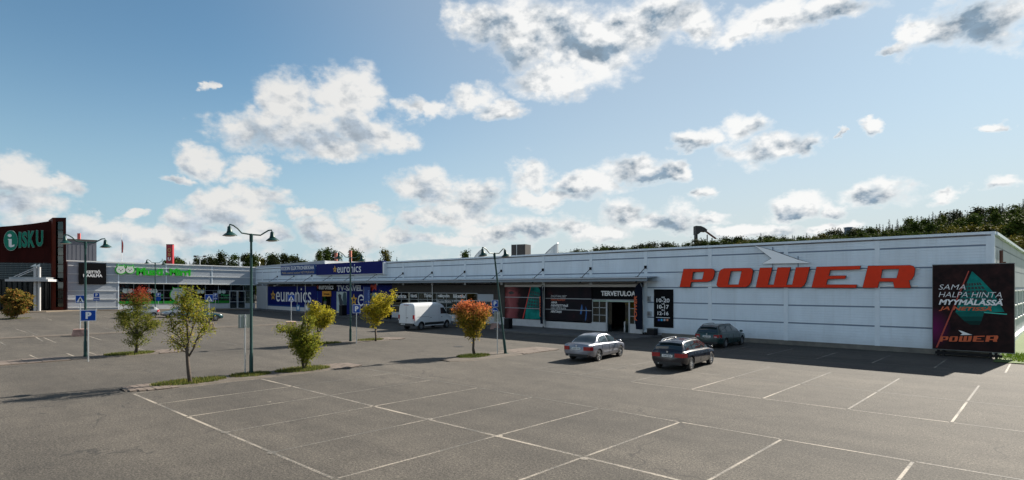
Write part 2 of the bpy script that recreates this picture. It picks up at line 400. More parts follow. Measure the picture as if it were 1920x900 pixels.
# ------------------------------------------------------------------ mesh builder
class MB:
    def __init__(s): s.v, s.f, s.m = [], [], []
    def face(s, pts, m=0):
        i = len(s.v); s.v += [tuple(p) for p in pts]; s.f.append(tuple(range(i, i + len(pts)))); s.m.append(m); return s
    def box(s, a, b, m=0, M=None):
        x0, y0, z0 = a; x1, y1, z1 = b
        P = [(x0, y0, z0), (x1, y0, z0), (x1, y1, z0), (x0, y1, z0), (x0, y0, z1), (x1, y0, z1), (x1, y1, z1), (x0, y1, z1)]
        if M is not None: P = [tuple(M @ Vector(p)) for p in P]
        i = len(s.v); s.v += P
        for q in ((3, 2, 1, 0), (4, 5, 6, 7), (0, 1, 5, 4), (1, 2, 6, 5), (2, 3, 7, 6), (3, 0, 4, 7)):
            s.f.append(tuple(i + k for k in q)); s.m.append(m)
        return s
    def tube(s, pts, rad, n=8, m=0, cap=True):
        pts = [Vector(p) for p in pts]
        rs = rad if isinstance(rad, (list, tuple)) else [rad] * len(pts)
        rings = []
        for k, p in enumerate(pts):
            d = (pts[min(k + 1, len(pts) - 1)] - pts[max(k - 1, 0)]).normalized()
            u = d.cross(Vector((0, 0, 1)))
            if u.length < .05: u = d.cross(Vector((0, 1, 0)))
            u.normalize(); w = u.cross(d)
            i = len(s.v)
            s.v += [tuple(p + rs[k] * (math.cos(2 * math.pi * j / n) * u + math.sin(2 * math.pi * j / n) * w)) for j in range(n)]
            rings.append(i)
        for a, b in zip(rings, rings[1:]):
            for j in range(n):
                s.f.append((a + j, a + (j + 1) % n, b + (j + 1) % n, b + j)); s.m.append(m)
        if cap:
            s.f.append(tuple(rings[0] + j for j in reversed(range(n)))); s.m.append(m)
            s.f.append(tuple(rings[-1] + j for j in range(n))); s.m.append(m)
        return s
    def lathe(s, prof, n=16, m=0, M=None):
        i0 = len(s.v)
        for r, z in prof:
            for j in range(n):
                p = Vector((r * math.cos(2 * math.pi * j / n), r * math.sin(2 * math.pi * j / n), z))
                s.v.append(tuple(M @ p if M is not None else p))
        for k in range(len(prof) - 1):
            for j in range(n):
                a = i0 + k * n; b = a + n
                s.f.append((a + j, a + (j + 1) % n, b + (j + 1) % n, b + j)); s.m.append(m)
        return s
    def grid(s, fn, us, vs, m=0):
        i0 = len(s.v); nv = len(vs)
        for u in us:
            for v in vs: s.v.append(tuple(fn(u, v)))
        for a in range(len(us) - 1):
            for b in range(nv - 1):
                i = i0 + a * nv + b
                s.f.append((i, i + nv, i + nv + 1, i + 1)); s.m.append(m)
        return s
    def mesh(s, name, mats):
        me = bpy.data.meshes.new(name); me.from_pydata(s.v, [], s.f)
        for x in (mats if isinstance(mats, (list, tuple)) else [mats]): me.materials.append(x)
        if any(s.m): me.polygons.foreach_set('material_index', s.m)
        me.update(); return me
    def build(s, name, mats, parent=None, smooth=False, loc=None, rz=0.0, M=None):
        me = s.mesh(name, mats)
        if smooth:
            me.polygons.foreach_set('use_smooth', [True] * len(me.polygons))
            if smooth != 'all':
                me.set_sharp_from_angle(angle=R(38))
        return link(name, me, parent, loc, rz, M)
def link(name, me, parent=None, loc=None, rz=0.0, M=None):
    o = bpy.data.objects.new(name, me); COL.objects.link(o)
    if parent is not None: o.parent = parent
    if M is not None: o.matrix_local = M
    else:
        if loc is not None: o.location = loc
        if rz: o.rotation_euler = (0, 0, rz)
    return o
def tag(o, label=None, cat=None, group=None, kind=None):
    if label: o['label'] = label
    if cat: o['category'] = cat
    if group: o['group'] = group
    if kind: o['kind'] = kind
    return o
def thing(name, label, cat, loc=(0, 0, 0), rz=0.0, group=None):
    o = link(name, None, None, loc, rz); o.empty_display_size = .3
    return tag(o, label, cat, group)
def copy_tree(o, parent=None):
    c = o.copy(); COL.objects.link(c)
    if parent is not None: c.parent = parent
    for ch in o.children: copy_tree(ch, c)
    return c

# flat shapes and lettering as solid plates. Frame(o, u, w): local x -> u, local y -> w, thickness outwards
def frame(o, u, w):
    u = Vector(u).normalized(); w = Vector(w).normalized(); n = u.cross(w)
    return Matrix(((u.x, w.x, n.x, o[0]), (u.y, w.y, n.y, o[1]), (u.z, w.z, n.z, o[2]), (0, 0, 0, 1)))
def wallframe(X, Z, Y): return frame((X, Y, Z), (1, 0, 0), (0, 0, 1))            # faces -Y
def sideframe(Y, Z, X): return frame((X, Y, Z), (0, 1, 0), (0, 0, 1))             # faces +X
def curve_to_mesh(cu, name, mats):
    ob = bpy.data.objects.new('tmp', cu)
    me = bpy.data.meshes.new_from_object(ob)
    bpy.data.objects.remove(ob); bpy.data.curves.remove(cu)
    me.name = name; me.materials.clear()
    for x in (mats if isinstance(mats, (list, tuple)) else [mats]): me.materials.append(x)
    for p in me.polygons: p.material_index = 0
    return me
def text(name, body, h, width, M, m, parent, ext=.006, shear=0.0, bold=0.0, align='LEFT', spacing=1.0):
    cu = bpy.data.curves.new(name, 'FONT'); cu.body = body; cu.size = 1.0; cu.extrude = .5; cu.shear = shear; cu.offset = bold; cu.space_character = spacing
    cu.resolution_u = 3
    me = curve_to_mesh(cu, name, m)
    xs = [v.co.x for v in me.vertices]; ys = [v.co.y for v in me.vertices]
    x0, x1, y0, y1 = min(xs), max(xs), min(ys), max(ys)
    sx = width / (x1 - x0) if width else h / (y1 - y0)
    sy = h / (y1 - y0)
    ox = {'LEFT': x0, 'CENTER': (x0 + x1) / 2, 'RIGHT': x1}[align]
    for v in me.vertices: v.co = ((v.co.x - ox) * sx, (v.co.y - y0) * sy, (v.co.z + .5) * ext)
    return link(name, me, parent, M=M)
def plate(name, loops, M, m, parent, ext=.02, z0=0.0, bevel=0.0):
    cu = bpy.data.curves.new(name, 'CURVE'); cu.dimensions = '2D'; cu.fill_mode = 'BOTH'; cu.extrude = ext / 2
    for L in loops:
        sp = cu.splines.new('POLY'); sp.points.add(len(L) - 1); sp.use_cyclic_u = True
        for q, p in zip(sp.points, L): q.co = (p[0], p[1], 0, 1)
    me = curve_to_mesh(cu, name, m)
    for v in me.vertices: v.co.z += ext / 2 + z0
    return link(name, me, parent, M=M)
def rnd(pts, rad, seg=5):
    """round the given corners of a polygon; rad: list of radii"""
    out = []; n = len(pts)
    for i, p in enumerate(pts):
        r = rad[i] if isinstance(rad, (list, tuple)) else rad
        if r <= 0: out.append(p); continue
        P = Vector(p); A = (Vector(pts[i - 1]) - P); B = (Vector(pts[(i + 1) % n]) - P)
        a = P + A.normalized() * min(r, A.length * .5); b = P + B.normalized() * min(r, B.length * .5)
        for k in range(seg + 1):
            s = k / seg
            q = a * (1 - s) ** 2 + P * 2 * s * (1 - s) + b * s * s
            out.append((q.x, q.y))
    return out
def star(r, k=.45, n=5, rot=90):
    return [((r if i % 2 == 0 else r * k) * math.cos(R(rot + 180 / n * i)), (r if i % 2 == 0 else r * k) * math.sin(R(rot + 180 / n * i))) for i in range(2 * n)]
def circle(r, n=28, c=(0, 0), sx=1.0): return [(c[0] + sx * r * math.cos(2 * math.pi * i / n), c[1] + r * math.sin(2 * math.pi * i / n)) for i in range(n)]
#==SETTING==
# ================================================================== ground, markings, islands
xs = [-2500, -1200, -600, -300, -180, -140, -120, -110, -97] + [-97 + 47 / 24 * k for k in range(1, 25)] + [-45, -35, -25, -15, -5, 5, 15, 30, 60, 150, 400, 1000, 2500]
ys = [-2500, -900, -300, -100, -40, -20, -8, 0, 4, 8, 12, 17] + [17 + 25.5 / 12 * k for k in range(1, 13)] + [50, 60, 100, 200, 500, 1200, 2500]
ground = MB().grid(lambda u, v: (u, v, g(u, v)), xs, ys).build('ground', M_ASPH)
tag(ground, 'grey worn asphalt parking lot with faded bay lines', kind='structure')
LINES = []
def line(x0, y0, x1, y1, w=.10, m=None, lift=.004):
    w *= .70
    L = math.hypot(x1 - x0, y1 - y0); ux, uy = (x1 - x0) / L, (y1 - y0) / L
    n = max(1, int(L / 4) if x0 < -48 else 1)
    mb = MB()
    for k in range(n):
        a, b = L * k / n, L * (k + 1) / n
        P = []
        for s, t in ((a, -w / 2), (b, -w / 2), (b, w / 2), (a, w / 2)):
            X, Y = x0 + ux * s - uy * t, y0 + uy * s + ux * t
            P.append((X, Y, g(X, Y) + lift))
        mb.face(P)
    return mb.build('parking_line', m or M_PAINT, ground)
# the near double row
for k, X in enumerate([-25.3 + 2.87 * i for i in range(11)]):
    line(X, 6.45, X, 11.14, .10, M_PAINT)
    line(X, 11.26, X, 16.0, .10, M_PAINT if k not in (0, 1) else M_PAINTF)
for i in range(10):
    X = -25.3 + 2.87 * i
    line(X + .06, 11.2, X + 2.81, 11.2, .14, lift=.004)
    line(X + .06, 6.4, X + 2.81, 6.4, .12, M_PAINT)
    line(X + .06, 16.06, X + 2.81, 16.06, .10, M_PAINTF if i < 5 else M_PAINT)
# the next double row where the cars stand
for i, X in enumerate([-18.5 + 2.72 * i for i in range(10)]):
    line(X, 21.5, X, 25.7, .10, M_PAINTF if i < 3 or i > 6 else M_PAINT)
    line(X, 25.85, X, 30.2, .10, M_PAINTF)
    line(X + .06, 21.43, X + 2.66, 21.43, .10, M_PAINTF if i < 2 else M_PAINT)
    line(X + .06, 25.78, X + 2.66, 25.78, .10, M_PAINTF)
# bays along the wall
for i in range(6):
    line(-1.6 - 2.68 * i, 35.45, -1.6 - 2.68 * i, 40.0, .11)
line(-21.0, 35.38, 3.5, 35.38, .09, M_PAINTF)
# rows further left
for i in range(6):
    line(-44.0 - .2, 3.2 + 2.7 * i, -39.8 - 1.6, 3.2 + 2.7 * i, .11, M_PAINT if i in (1, 2, 3) else M_PAINTF)
for i in range(9):
    line(-56.6, -2.4 + 2.7 * i, -52.0, -2.4 + 2.7 * i, .11, M_PAINT if i % 3 else M_PAINTF)
    line(-64.0, -2.4 + 2.7 * i, -59.2, -2.4 + 2.7 * i, .11, M_PAINTF)
    line(-82.0, 4.0 + 2.7 * i, -77.0, 4.0 + 2.7 * i, .11, M_PAINT if i % 2 else M_PAINTF)
for a, b in (((30, 617), (52, 624)), ((62, 629), (80, 640)), ((124, 662), (147, 672))):
    p, q = gp(*a), gp(*b); line(p.x, p.y, q.x, q.y, .14, M_PAINT, lift=.008)
line(-47.0, 27.5, -47.0, 30.5, .12); line(-44.2, 27.5, -44.2, 30.5, .12)
for (x, y, r) in ((423, 811, .12), (510, 849, .13), (806, 786, .12), (935, 818, .12), (1095, 860, .12), (355, 783, .08), (505, 754, .07)):
    p = gp(x, y)
    MB().face([(p.x + r * math.cos(a * math.pi / 4) * (1 + .2 * math.sin(3 * a)), p.y + r * math.sin(a * math.pi / 4), .008) for a in range(8)]).build('paint_dot', M_PAINT, ground)
# manhole and tar patches
for (x, y, r) in ((640, 596, .35), (860, 650, .35)):
    p = gp(x, y); MB().lathe([(r, 0), (r, .006), (r * .9, .008), (0.001, .008)], 16).build('manhole_cover', mat('cast_iron', (.05, .048, .045), .6, .6, var=.2, vscale=9), ground, loc=(p.x, p.y, p.z + .004))

def grass_mesh(rects, n, h=(.05, .13), seed=1, zf=None):
    rr = random.Random(seed); mb = MB()
    areas = [(r[2] - r[0]) * (r[3] - r[1]) for r in rects]; T = sum(areas)
    for r, A in zip(rects, areas):
        cx, cy, rx, ry = (r[0] + r[2]) / 2, (r[1] + r[3]) / 2, (r[2] - r[0]) / 2, (r[3] - r[1]) / 2
        for k in range(int(n * A / T)):
            a = rr.uniform(0, 6.283); q = rr.random() ** .6
            X, Y = cx + rx * q * math.cos(a) * rr.uniform(.8, 1.12), cy + ry * q * math.sin(a)
            z = zf(X, Y)
            hh = rr.uniform(*h) * (1.3 if rr.random() < .08 else 1); b = rr.uniform(0, 6.283); w = rr.uniform(.012, .028)
            lx, ly = rr.gauss(0, .4) * hh, rr.gauss(0, .4) * hh
            mb.face([(X - w * math.cos(b), Y - w * math.sin(b), z), (X + w * math.cos(b), Y + w * math.sin(b), z), (X + lx, Y + ly, z + hh)])
    return mb
PAV_CACHE = {}
def paver_mesh(w, l, h=.05):
    k = (round(w, 3), round(l, 3))
    if k not in PAV_CACHE:
        b = .012
        mb = MB()
        lo = [(-w / 2, -l / 2, 0), (w / 2, -l / 2, 0), (w / 2, l / 2, 0), (-w / 2, l / 2, 0)]
        mi = [(x, y, h - b) for x, y, z in lo]
        up = [(x * (1 - 2 * b / w), y * (1 - 2 * b / l), h) for x, y, z in lo]
        for A, B in ((lo, mi), (mi, up)):
            for i in range(4): mb.face([A[i], A[(i + 1) % 4], B[(i + 1) % 4], B[i]])
        mb.face(up)
        PAV_CACHE[k] = mb.mesh('paver', M_PAVER)
    return PAV_CACHE[k]
def island(x0, x1, y0, y1, pav, grass, label, seed, nblades):
    """a low strip island: soil bed, kerb slabs at the ends, turf round the trees"""
    mb = MB(); cx = (x0 + x1) / 2; w = x1 - x0
    N = 24; rim = []
    for k in range(N + 1):
        t = k / N; Y = y0 + (y1 - y0) * t
        e = min(t, 1 - t) * (y1 - y0)
        hw = w / 2 * min(1.0, .45 + .55 * clamp(e / 1.0) ** .5) + random.Random(seed + k).uniform(-.05, .05)
        rim.append((Y, hw))
    for (a, wa), (b, wb) in zip(rim, rim[1:]):
        za, zb = g(cx, a), g(cx, b); s = .25
        mb.face([(cx - wa, a, za + .002), (cx - wa + s, a, za + .045), (cx - wb + s, b, zb + .045), (cx - wb, b, zb + .002)][::-1])
        mb.face([(cx - wa + s, a, za + .045), (cx + wa - s, a, za + .045), (cx + wb - s, b, zb + .045), (cx - wb + s, b, zb + .045)])
        mb.face([(cx + wa - s, a, za + .045), (cx + wa, a, za + .002), (cx + wb, b, zb + .002), (cx + wb - s, b, zb + .045)])
    o = tag(mb.build('traffic_island', M_SOIL), label, kind='structure')
    rr = random.Random(seed)
    for (a, b, step, cols) in pav:
        Y = a
        while Y < b - .05:
            e = min(Y - y0, y1 - Y); tw = w * min(1.0, .5 + .5 * clamp(e / .9) ** .5) - .1
            for c in range(cols):
                pw = tw / cols
                p = link('paver', paver_mesh(pw - .012, step - .010), o)
                X = cx - tw / 2 + pw * (c + .5)
                p.location = (X, Y + step / 2, g(X, Y) + .004 + rr.uniform(-.004, .004)); p.rotation_euler = (rr.gauss(0, .008), rr.gauss(0, .008), rr.gauss(0, .012))
            Y += step
    if grass:
        q = grass_mesh(grass, nblades, seed=seed, zf=lambda X, Y: g(X, Y) + .035).build('grass', M_GRASS, o); q['kind'] = 'stuff'
    return o
island(-27.3, -25.35, 6.3, 16.5, [(6.4, 8.0, .27, 2), (14.9, 16.4, .27, 2)], [(-27.2, 7.3, -25.7, 10.2), (-27.2, 10.4, -25.9, 12.2), (-27.2, 12.4, -25.6, 15.1)], 'near strip island with slender tree, lamp and bushy tree', 11, 6500)
island(-41.3, -39.1, -9.0, 13.0, [(-8.5, 6.6, .62, 2), (11.3, 12.9, .26, 2)], [(-41.0, 8.7, -39.3, 11.3)], 'long left strip island of paving slabs with red topped tree', 23, 3000)
island(-38.5, -36.4, 18.6, 27.6, [(25.9, 27.4, .26, 2)], [(-38.3, 19.2, -36.7, 22.4), (-38.2, 23.8, -36.7, 25.9)], 'strip island with yellow tree in front of the white van', 37, 2600)
island(-25.2, -22.9, 20.6, 29.6, [(25.8, 29.4, .3, 2)], [(-25.1, 21.9, -23.6, 24.2)], 'strip island with orange tree and leaning lamp', 41, 1800)
island(-58.6, -57.2, -8.0, 15.6, [], None, 'narrow pale strip island beneath the left crossing sign', 53, 0)
island(-59.4, -57.9, 18.0, 31.0, [], None, 'narrow pale strip island beneath the two far crossing signs', 59, 0)
p0 = gp(28, 598)
island(p0.x - .9, p0.x + .9, p0.y - 1.6, p0.y + 1.6, [], [(p0.x - .9, p0.y - 1.4, p0.x + .9, p0.y + 1.4)], 'small turf bed under the bush by the brown building', 61, 500)

# pavements in front of the shops
def pavement(name, pts, h, label, m):
    top = [(x, y, g(x, y) + h) for x, y in pts]; bot = [(x, y, g(x, y) - .05) for x, y in pts]
    mb = MB().face(top)
    for i in range(len(pts)):
        j = (i + 1) % len(pts); mb.face([bot[i], bot[j], top[j], top[i]])
    return tag(mb.build(name, m), label, kind='structure')
M_SIDEW = mat('pavement_slabs', (.20, .19, .18), .85, var=.16, vscale=1.5, bump=.3)
def slab_material():
    t = M_SIDEW.node_tree; p = t.nodes['Principled BSDF']
    P = t.nodes.new('ShaderNodeNewGeometry').outputs['Position']
    br = t.nodes.new('ShaderNodeTexBrick'); br.inputs['Scale'].default_value = 1.0
    br.inputs['Brick Width'].default_value = .6; br.inputs['Row Height'].default_value = .3; br.inputs['Mortar Size'].default_value = .012
    br.inputs['Color1'].default_value = (.12, .115, .11, 1); br.inputs['Color2'].default_value = (.09, .088, .085, 1); br.inputs['Mortar'].default_value = (.07, .07, .07, 1)
    t.links.new(P, br.inputs['Vector']); t.links.new(br.outputs['Color'], p.inputs['Base Color'])
slab_material()
corner = [(-23.0 - 2.2 + 2.2 * math.sin(R(a)), 37.4 + 2.2 - 2.2 * math.cos(R(a))) for a in range(0, 91, 15)]
pavement('pavement', [(-36.0, 37.4)] + corner + [(-23.0, 42.5), (-97.6, 42.5), (-97.6, 39.6), (-40.0, 39.6), (-38.5, 39.2), (-37.2, 37.9)], .14, 'dark paved footway under the canopy of the long store', M_SIDEW)
M_SIDE2 = mat('pavement_tan', (.17, .135, .10), .85, var=.15, vscale=1.5)
pavement('pavement', [(-97.6, 39.6), (-97.6, -20), (-92.6, -20), (-92.6, 14), (-94.6, 18), (-94.6, 36), (-93.5, 39.6)], .14, 'tan footway in front of the grey pet shop wing', M_SIDE2)
# lawn at the right end
lawn = MB().grid(lambda u, v: (u, v, .03 + .04 * math.sin(u * 1.3) * math.sin(v * .9) + clamp((v - 50) / 60) * .8), [-2.35 + .05 + 1.6 * k for k in range(30)], [40.0 + 2.0 * k for k in range(40)]).build('lawn', M_GRASSG)
tag(lawn, 'sunlit green lawn at the right end of the store', kind='structure')
q = grass_mesh([(-2.6, 39.9, 6, 47)], 9000, (.05, .16), 5, lambda X, Y: .04); q.build('grass', M_LAWN, lawn)['kind'] = 'stuff'
# ================================================================== the long store hall
WY = 42.5                                   # front plane of the cladding
ROWS = [.30, 1.53, 2.74, 3.95, 5.16, 6.37, 6.98]
BAY = 5.45
COLX = [-2.62 - BAY * k for k in range(18)] # joint covers
X_L = -97.6
hall = thing('store_hall', 'long white clad retail hall with canopy along its front', 'building', (-50, 60, 0))
def H(mb, name, m, **k): 
    o = mb.build(name, m, hall, **k)
    o.matrix_parent_inverse = Matrix.Translation((50, -60, 0)); return o
HM = Matrix.Translation((50, -60, 0))
PANELS = {}
def panel_mesh(w, h, m, ribs=None):
    key = (round(w, 2), round(h, 2), m.name)
    if key not in PANELS:
        n = ribs or max(2, round(h / .17)); mb = MB(); prof = []
        for k in range(n):
            a, b = h * k / n, h * (k + 1) / n
            prof += [(a + .010, .030), (a + .016, 0), (b - .016, 0), (b - .010, .030)]
        for (za, ya), (zb, yb) in zip(prof, prof[1:]):
            mb.face([(0, ya, za), (w, ya, za), (w, yb, zb), (0, yb, zb)])
        PANELS[key] = mb.mesh('wall_panel', m)
    return PANELS[key]
def panel(X0, X1, z0, z1, m=M_PANEL, Y=WY):
    o = link('wall_panel', panel_mesh(X1 - X0, z1 - z0, m), hall, (X0, Y, z0)); o.matrix_parent_inverse = HM; return o
XR = COLX[0] + .15
# bays, from right to left
for k in range(18):
    xr = COLX[k] - .14
    xl = (COLX[k + 1] + .14) if k < 17 else X_L
    if xr - xl < .3: continue
    rows = range(0, 6) if k < 4 else range(3, 6)
    for r in rows:
        z0 = ROWS[r] + (.035 if r else 0)
        if k >= 4 and r == 3: z0 = 4.20
        panel(xl, xr, z0, ROWS[r + 1] - .035)
        if not (k < 4 and r == 0) and not (k >= 4 and r == 3):
            H(MB().box((xl, WY + .012, ROWS[r] - .035), (xr, WY + .05, ROWS[r] + .035)), 'joint_strip', M_STRIPE)
for k in range(18):
    zb = .30 if k <= 4 else 4.2
    if COLX[k] < X_L: break
    H(MB().box((COLX[k] - .14, WY - .03, zb), (COLX[k] + .14, WY + .04, 6.98)), 'joint_cover', M_TRIM)
H(MB().box((X_L - .2, WY - .10, 6.98), (XR + .12, WY + .5, 7.13)), 'parapet_cap', M_TRIM)
# left third of the roof edge stands a little higher
H(MB().box((wp(607, 500).x, WY + .10, 7.13), (wp(607, 500).x + .15, WY + 14, 7.72)), 'parapet_return', M_LEDGE)
mb = MB(); a, b = X_L, wp(607, 500).x
mb.face([(a, WY + .06, 7.132), (b, WY + .06, 7.132), (b, WY + .06, 7.75), (a, WY + .06, 7.45)]); mb.face([(a, WY + .06, 7.45), (b, WY + .06, 7.75), (b, WY + .4, 7.75), (a, WY + .4, 7.45)]); mb.face([(b, WY + .06, 7.132), (b, WY + .4, 7.132), (b, WY + .4, 7.75), (b, WY + .06, 7.75)])
H(mb, 'raised_parapet', M_PANELG)
# solid core behind the cladding, with open shop space behind the glazed front
SX = -23.6                                   # where the glazed front ends
H(MB().box((SX, WY + .05, 0), (XR - .02, 91, 6.9)), 'core', M_PANELG)
H(MB().box((X_L, WY + .05, 4.2), (SX - .001, 91, 6.9)), 'core', M_PANELG)
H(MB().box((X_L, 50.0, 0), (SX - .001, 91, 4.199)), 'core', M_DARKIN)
H(MB().box((X_L, WY + .12, .02), (SX - .001, 50.0, .14)), 'shop_floor', mat('shop_floor', (.22, .21, .20), .4))
H(MB().box((X_L, WY - .05, 6.90), (XR, 91, 6.95)), 'roof', M_SLATE)
H(MB().box((SX + .6, WY + .02, -.02), (XR - .02, WY + .3, .30)), 'plinth', M_CONCD)
# right end wall, seen edge on
def endp(Y, z): return (XR + (Y - WY) * .022, Y, z)
for r in range(6):
    for j in range(8):
        a, b = WY + .2 + 6 * j, WY + 6.1 + 6 * j
        if j >= 1 and r in (1, 2): continue
        H(MB().face([endp(a, ROWS[r] + .03), endp(b, ROWS[r] + .03), endp(b, ROWS[r + 1] - .03), endp(a, ROWS[r + 1] - .03)]), 'wall_panel', M_PANELG)
mb = MB()
mb.face([(XR - .03, WY + .1, 0), (XR - .03 + 1.06, 91, 0), (XR - .03 + 1.06, 91, 6.95), (XR - .03, WY + .1, 6.95)])
H(mb, 'end_wall', M_STRIPE)
H(MB().box((XR - .06, WY - .1, .30), (XR + .10, WY + .25, 6.98)), 'corner_trim', M_TRIM)
mb = MB()
for (za, o) in ((6.98, .14),):
    mb.face([endp(WY + .5, 6.98)[:2] + (6.96,), endp(91, 0)[:2] + (6.96,), endp(91, 0)[:2] + (7.13,), endp(WY + .5, 0)[:2] + (7.13,)])
H(MB().box((0, 0, 0), (.26, 48.2, .17), M=Matrix.Translation((XR - .06, WY + .5, 6.96)) @ Matrix.Rotation(-.022, 4, 'Z')), 'parapet_cap', M_TRIM)
H(MB().box((0, 0, 0), (.25, 44, .42), M=Matrix.Translation((XR + .02, WY + 1.5, 0.0)) @ Matrix.Rotation(-.022, 4, 'Z')), 'plinth', M_LEDGE)
for j in range(1, 8):                        # windows of the end wall
    for q in range(2):
        a = WY + 6 * j + .6 + 2.7 * q
        w = H(MB().face([endp(a, 1.55), endp(a + 2.3, 1.55), endp(a + 2.3, 3.7), endp(a, 3.7)]), 'window', M_GLASS)
        fr = MB()
        for z in (1.50, 2.55, 3.66):
            fr.box((0, 0, 0), (.10, 2.4, .09), M=Matrix.Translation((endp(a, 0)[0] - .02, a - .05, z)) @ Matrix.Rotation(-.022, 4, 'Z'))
        for yy in (a - .05, a + 2.26):
            fr.box((0, 0, 0), (.10, .09, 2.2), M=Matrix.Translation((endp(yy, 0)[0] - .02, yy, 1.52)))
        f = fr.build('window_frame', M_FRAMEW, w); f.matrix_parent_inverse = w.matrix_world.inverted() @ Matrix.Identity(4)
for (yy, z0, z1) in ((WY + 3.2, .3, 6.2), (WY + 6.2, .3, 5.6)):
    H(MB().tube([(XR + .22, yy, z0), (XR + .22, yy, z1)], .09, 8), 'downpipe', mat('rusty_brown', (.12, .045, .03), .6, var=.2))
H(MB().box((XR + .15, WY + 4.3, 4.2), (XR + .75, WY + 5.1, 5.1)), 'wall_unit', M_BLACK)

# canopy over the shop fronts
CD = 1.75; CZ0, CZ1 = 4.46, 4.74; CXR = -23.3; CXL = wp(484, 530, WY - CD).x
nC = 12
for k in range(nC):
    a, b = CXL + (CXR - CXL) * k / nC, CXL + (CXR - CXL) * (k + 1) / nC
    H(MB().box((a + .01, WY - CD, CZ0), (b - .01, WY - CD + .06, CZ1)), 'canopy_fascia', M_CANOPY)
mb = MB(); mb.face([(CXL, WY - CD + .06, CZ1 - .04), (CXR, WY - CD + .06, CZ1 - .04), (CXR, WY - .04, CZ1 + .12), (CXL, WY - .04, CZ1 + .12)])
H(mb, 'canopy_roof', M_CANOPY)
mb = MB(); mb.face([(CXL, WY - CD + .06, CZ0 + .02), (CXL, WY - .01, CZ0 + .02), (CXR, WY - .01, CZ0 + .02), (CXR, WY - CD + .06, CZ0 + .02)])
H(mb, 'canopy_soffit', M_SOFFIT)
H(MB().tube([(CXL, WY - CD - .06, CZ1 - .02), (CXR, WY - CD - .06, CZ1 - .02)], .065, 8), 'gutter', M_STEEL)
for k in range(4, 17):
    x = COLX[k]
    H(MB().tube([(x, WY - .05, 5.62), (x, WY - CD + .35, CZ1 + .05)], .028, 6), 'tie_rod', M_BLACK)
    H(MB().box((x - .10, WY - .12, 5.50), (x + .10, WY - .031, 5.74)), 'rod_anchor', M_BLACK)
    H(MB().box((x - .09, WY - CD + .25, CZ1 - .01), (x + .09, WY - CD + .5, CZ1 + .10)), 'rod_foot', M_BLACK)
    H(MB().tube([(x, WY - CD + .2, CZ0 + .02), (x, WY - CD + .2, CZ0 - .10)], .07, 8), 'downlight', M_BLACK)
for xx in (501, 574, 812, 1022, 1205):
    p = wp(xx, 560)
    H(MB().tube([(p.x, WY - .10, .14), (p.x, WY - .10, 4.44)], .05, 8), 'post', M_STEEL)

# ---- shop front fillings, all in the plane of the wall
def WX(px, Y=WY): return wp(px, 500, Y).x
def front(name, x0, x1, z0, z1, m, proud=0.0, thick=.12):
    return H(MB().box((WX(x0), WY - proud, z0), (WX(x1), WY - proud + thick, z1)), name, m)
def plinth(x0, x1, z1=.9): front('plinth_panel', x0, x1, .14, z1, M_PLINTH, .02, .16)
# entrance end
front('fascia_panel', 946, 1207, 4.0, 4.46, M_SOFFIT, .0)
plinth(946, 1137); plinth(1180, 1207)
front('pier', 1200, 1207.5, .9, 4.0, M_PANEL, .01)
# middle, dark boards with a band of windows
for k in range(9):
    z0 = 3.32 + 1.14 * k / 9
    front('board', 735, 946, z0 + .006, z0 + 1.14 / 9 - .006, M_DARKCLAD, 0, .08)
front('backing', 735, 946, 3.31, 4.46, M_BLACKM, -.03, .05)
front('wall_panel', 895, 946, .9, 3.31, M_DARKCLAD, 0)
front('grey_panel', 896, 925, 2.55, 3.25, M_PANELG, .015, .05)
plinth(735, 946, .95)
def glazing(x0, x1, z0, z1, nx, zs, m=M_GLASS, fm=M_FRAME):
    a, b = WX(x0), WX(x1); zz = [z0] + zs + [z1]
    for i in range(nx):
        for z_0, z_1 in zip(zz, zz[1:]):
            H(MB().box((a + (b - a) * i / nx + .02, WY + .03, z_0 + .02), (a + (b - a) * (i + 1) / nx - .02, WY + .045, z_1 - .02)), 'pane', m)
    for i in range(nx + 1):
        x = a + (b - a) * i / nx; H(MB().box((x - .03, WY - .01, z0), (x + .03, WY + .07, z1)), 'mullion', fm)
    for z in zz: H(MB().box((a, WY - .005, z - .03), (b, WY + .065, z + .03)), 'transom', fm)
glazing(737, 895, .95, 3.32, 9, [1.72, 2.55])
glazing(898, 925, .95, 2.5, 2, [1.7], fm=M_FRAME)
# things inside the empty shop
for (px, w, h, c) in ((752, .25, 3.2, (.55, .56, .55)), (776, .3, 3.2, (.5, .52, .5)), (800, 2.2, 1.1, (.25, .20, .14)), (858, 2.6, 1.3, (.16, .17, .17)), (880, .3, 3.2, (.4, .4, .38))):
    x = WX(px, 46); H(MB().box((x - w / 2, 45.5, .14), (x + w / 2, 46.2, .14 + h)), 'interior_column', mat('inside_%d' % px, c, .7))
# doors of the entrance
x0, x1 = WX(1111), WX(1137); glazing(1111, 1137, .9, 2.9, 2, [1.55, 2.2], fm=M_FRAME)
glazing(1180, 1200, .9, 2.9, 2, [1.55, 2.2], fm=M_FRAME)
front('door_header', 1137, 1180, 2.72, 2.93, M_FRAME, .02, .14)
front('door_jamb', 1136.2, 1138.2, .14, 2.72, M_PLINTH, .02, .14); front('door_jamb', 1178.8, 1180.8, .14, 2.72, M_PLINTH, .02, .14)
H(MB().box((WX(1139), WY + .10, .16), (WX(1146), WY + .14, 2.70)), 'door_leaf', M_GLASS); H(MB().box((WX(1171), WY + .10, .16), (WX(1178), WY + .14, 2.70)), 'door_leaf', M_GLASS)
for i in range(5):
    x = WX(1162) + .16 * i; H(MB().box((x, WY + 2.6, .14), (x + .05, WY + 2.7, 1.3 + .1 * (i % 2))), 'gate_bar', M_STEEL)
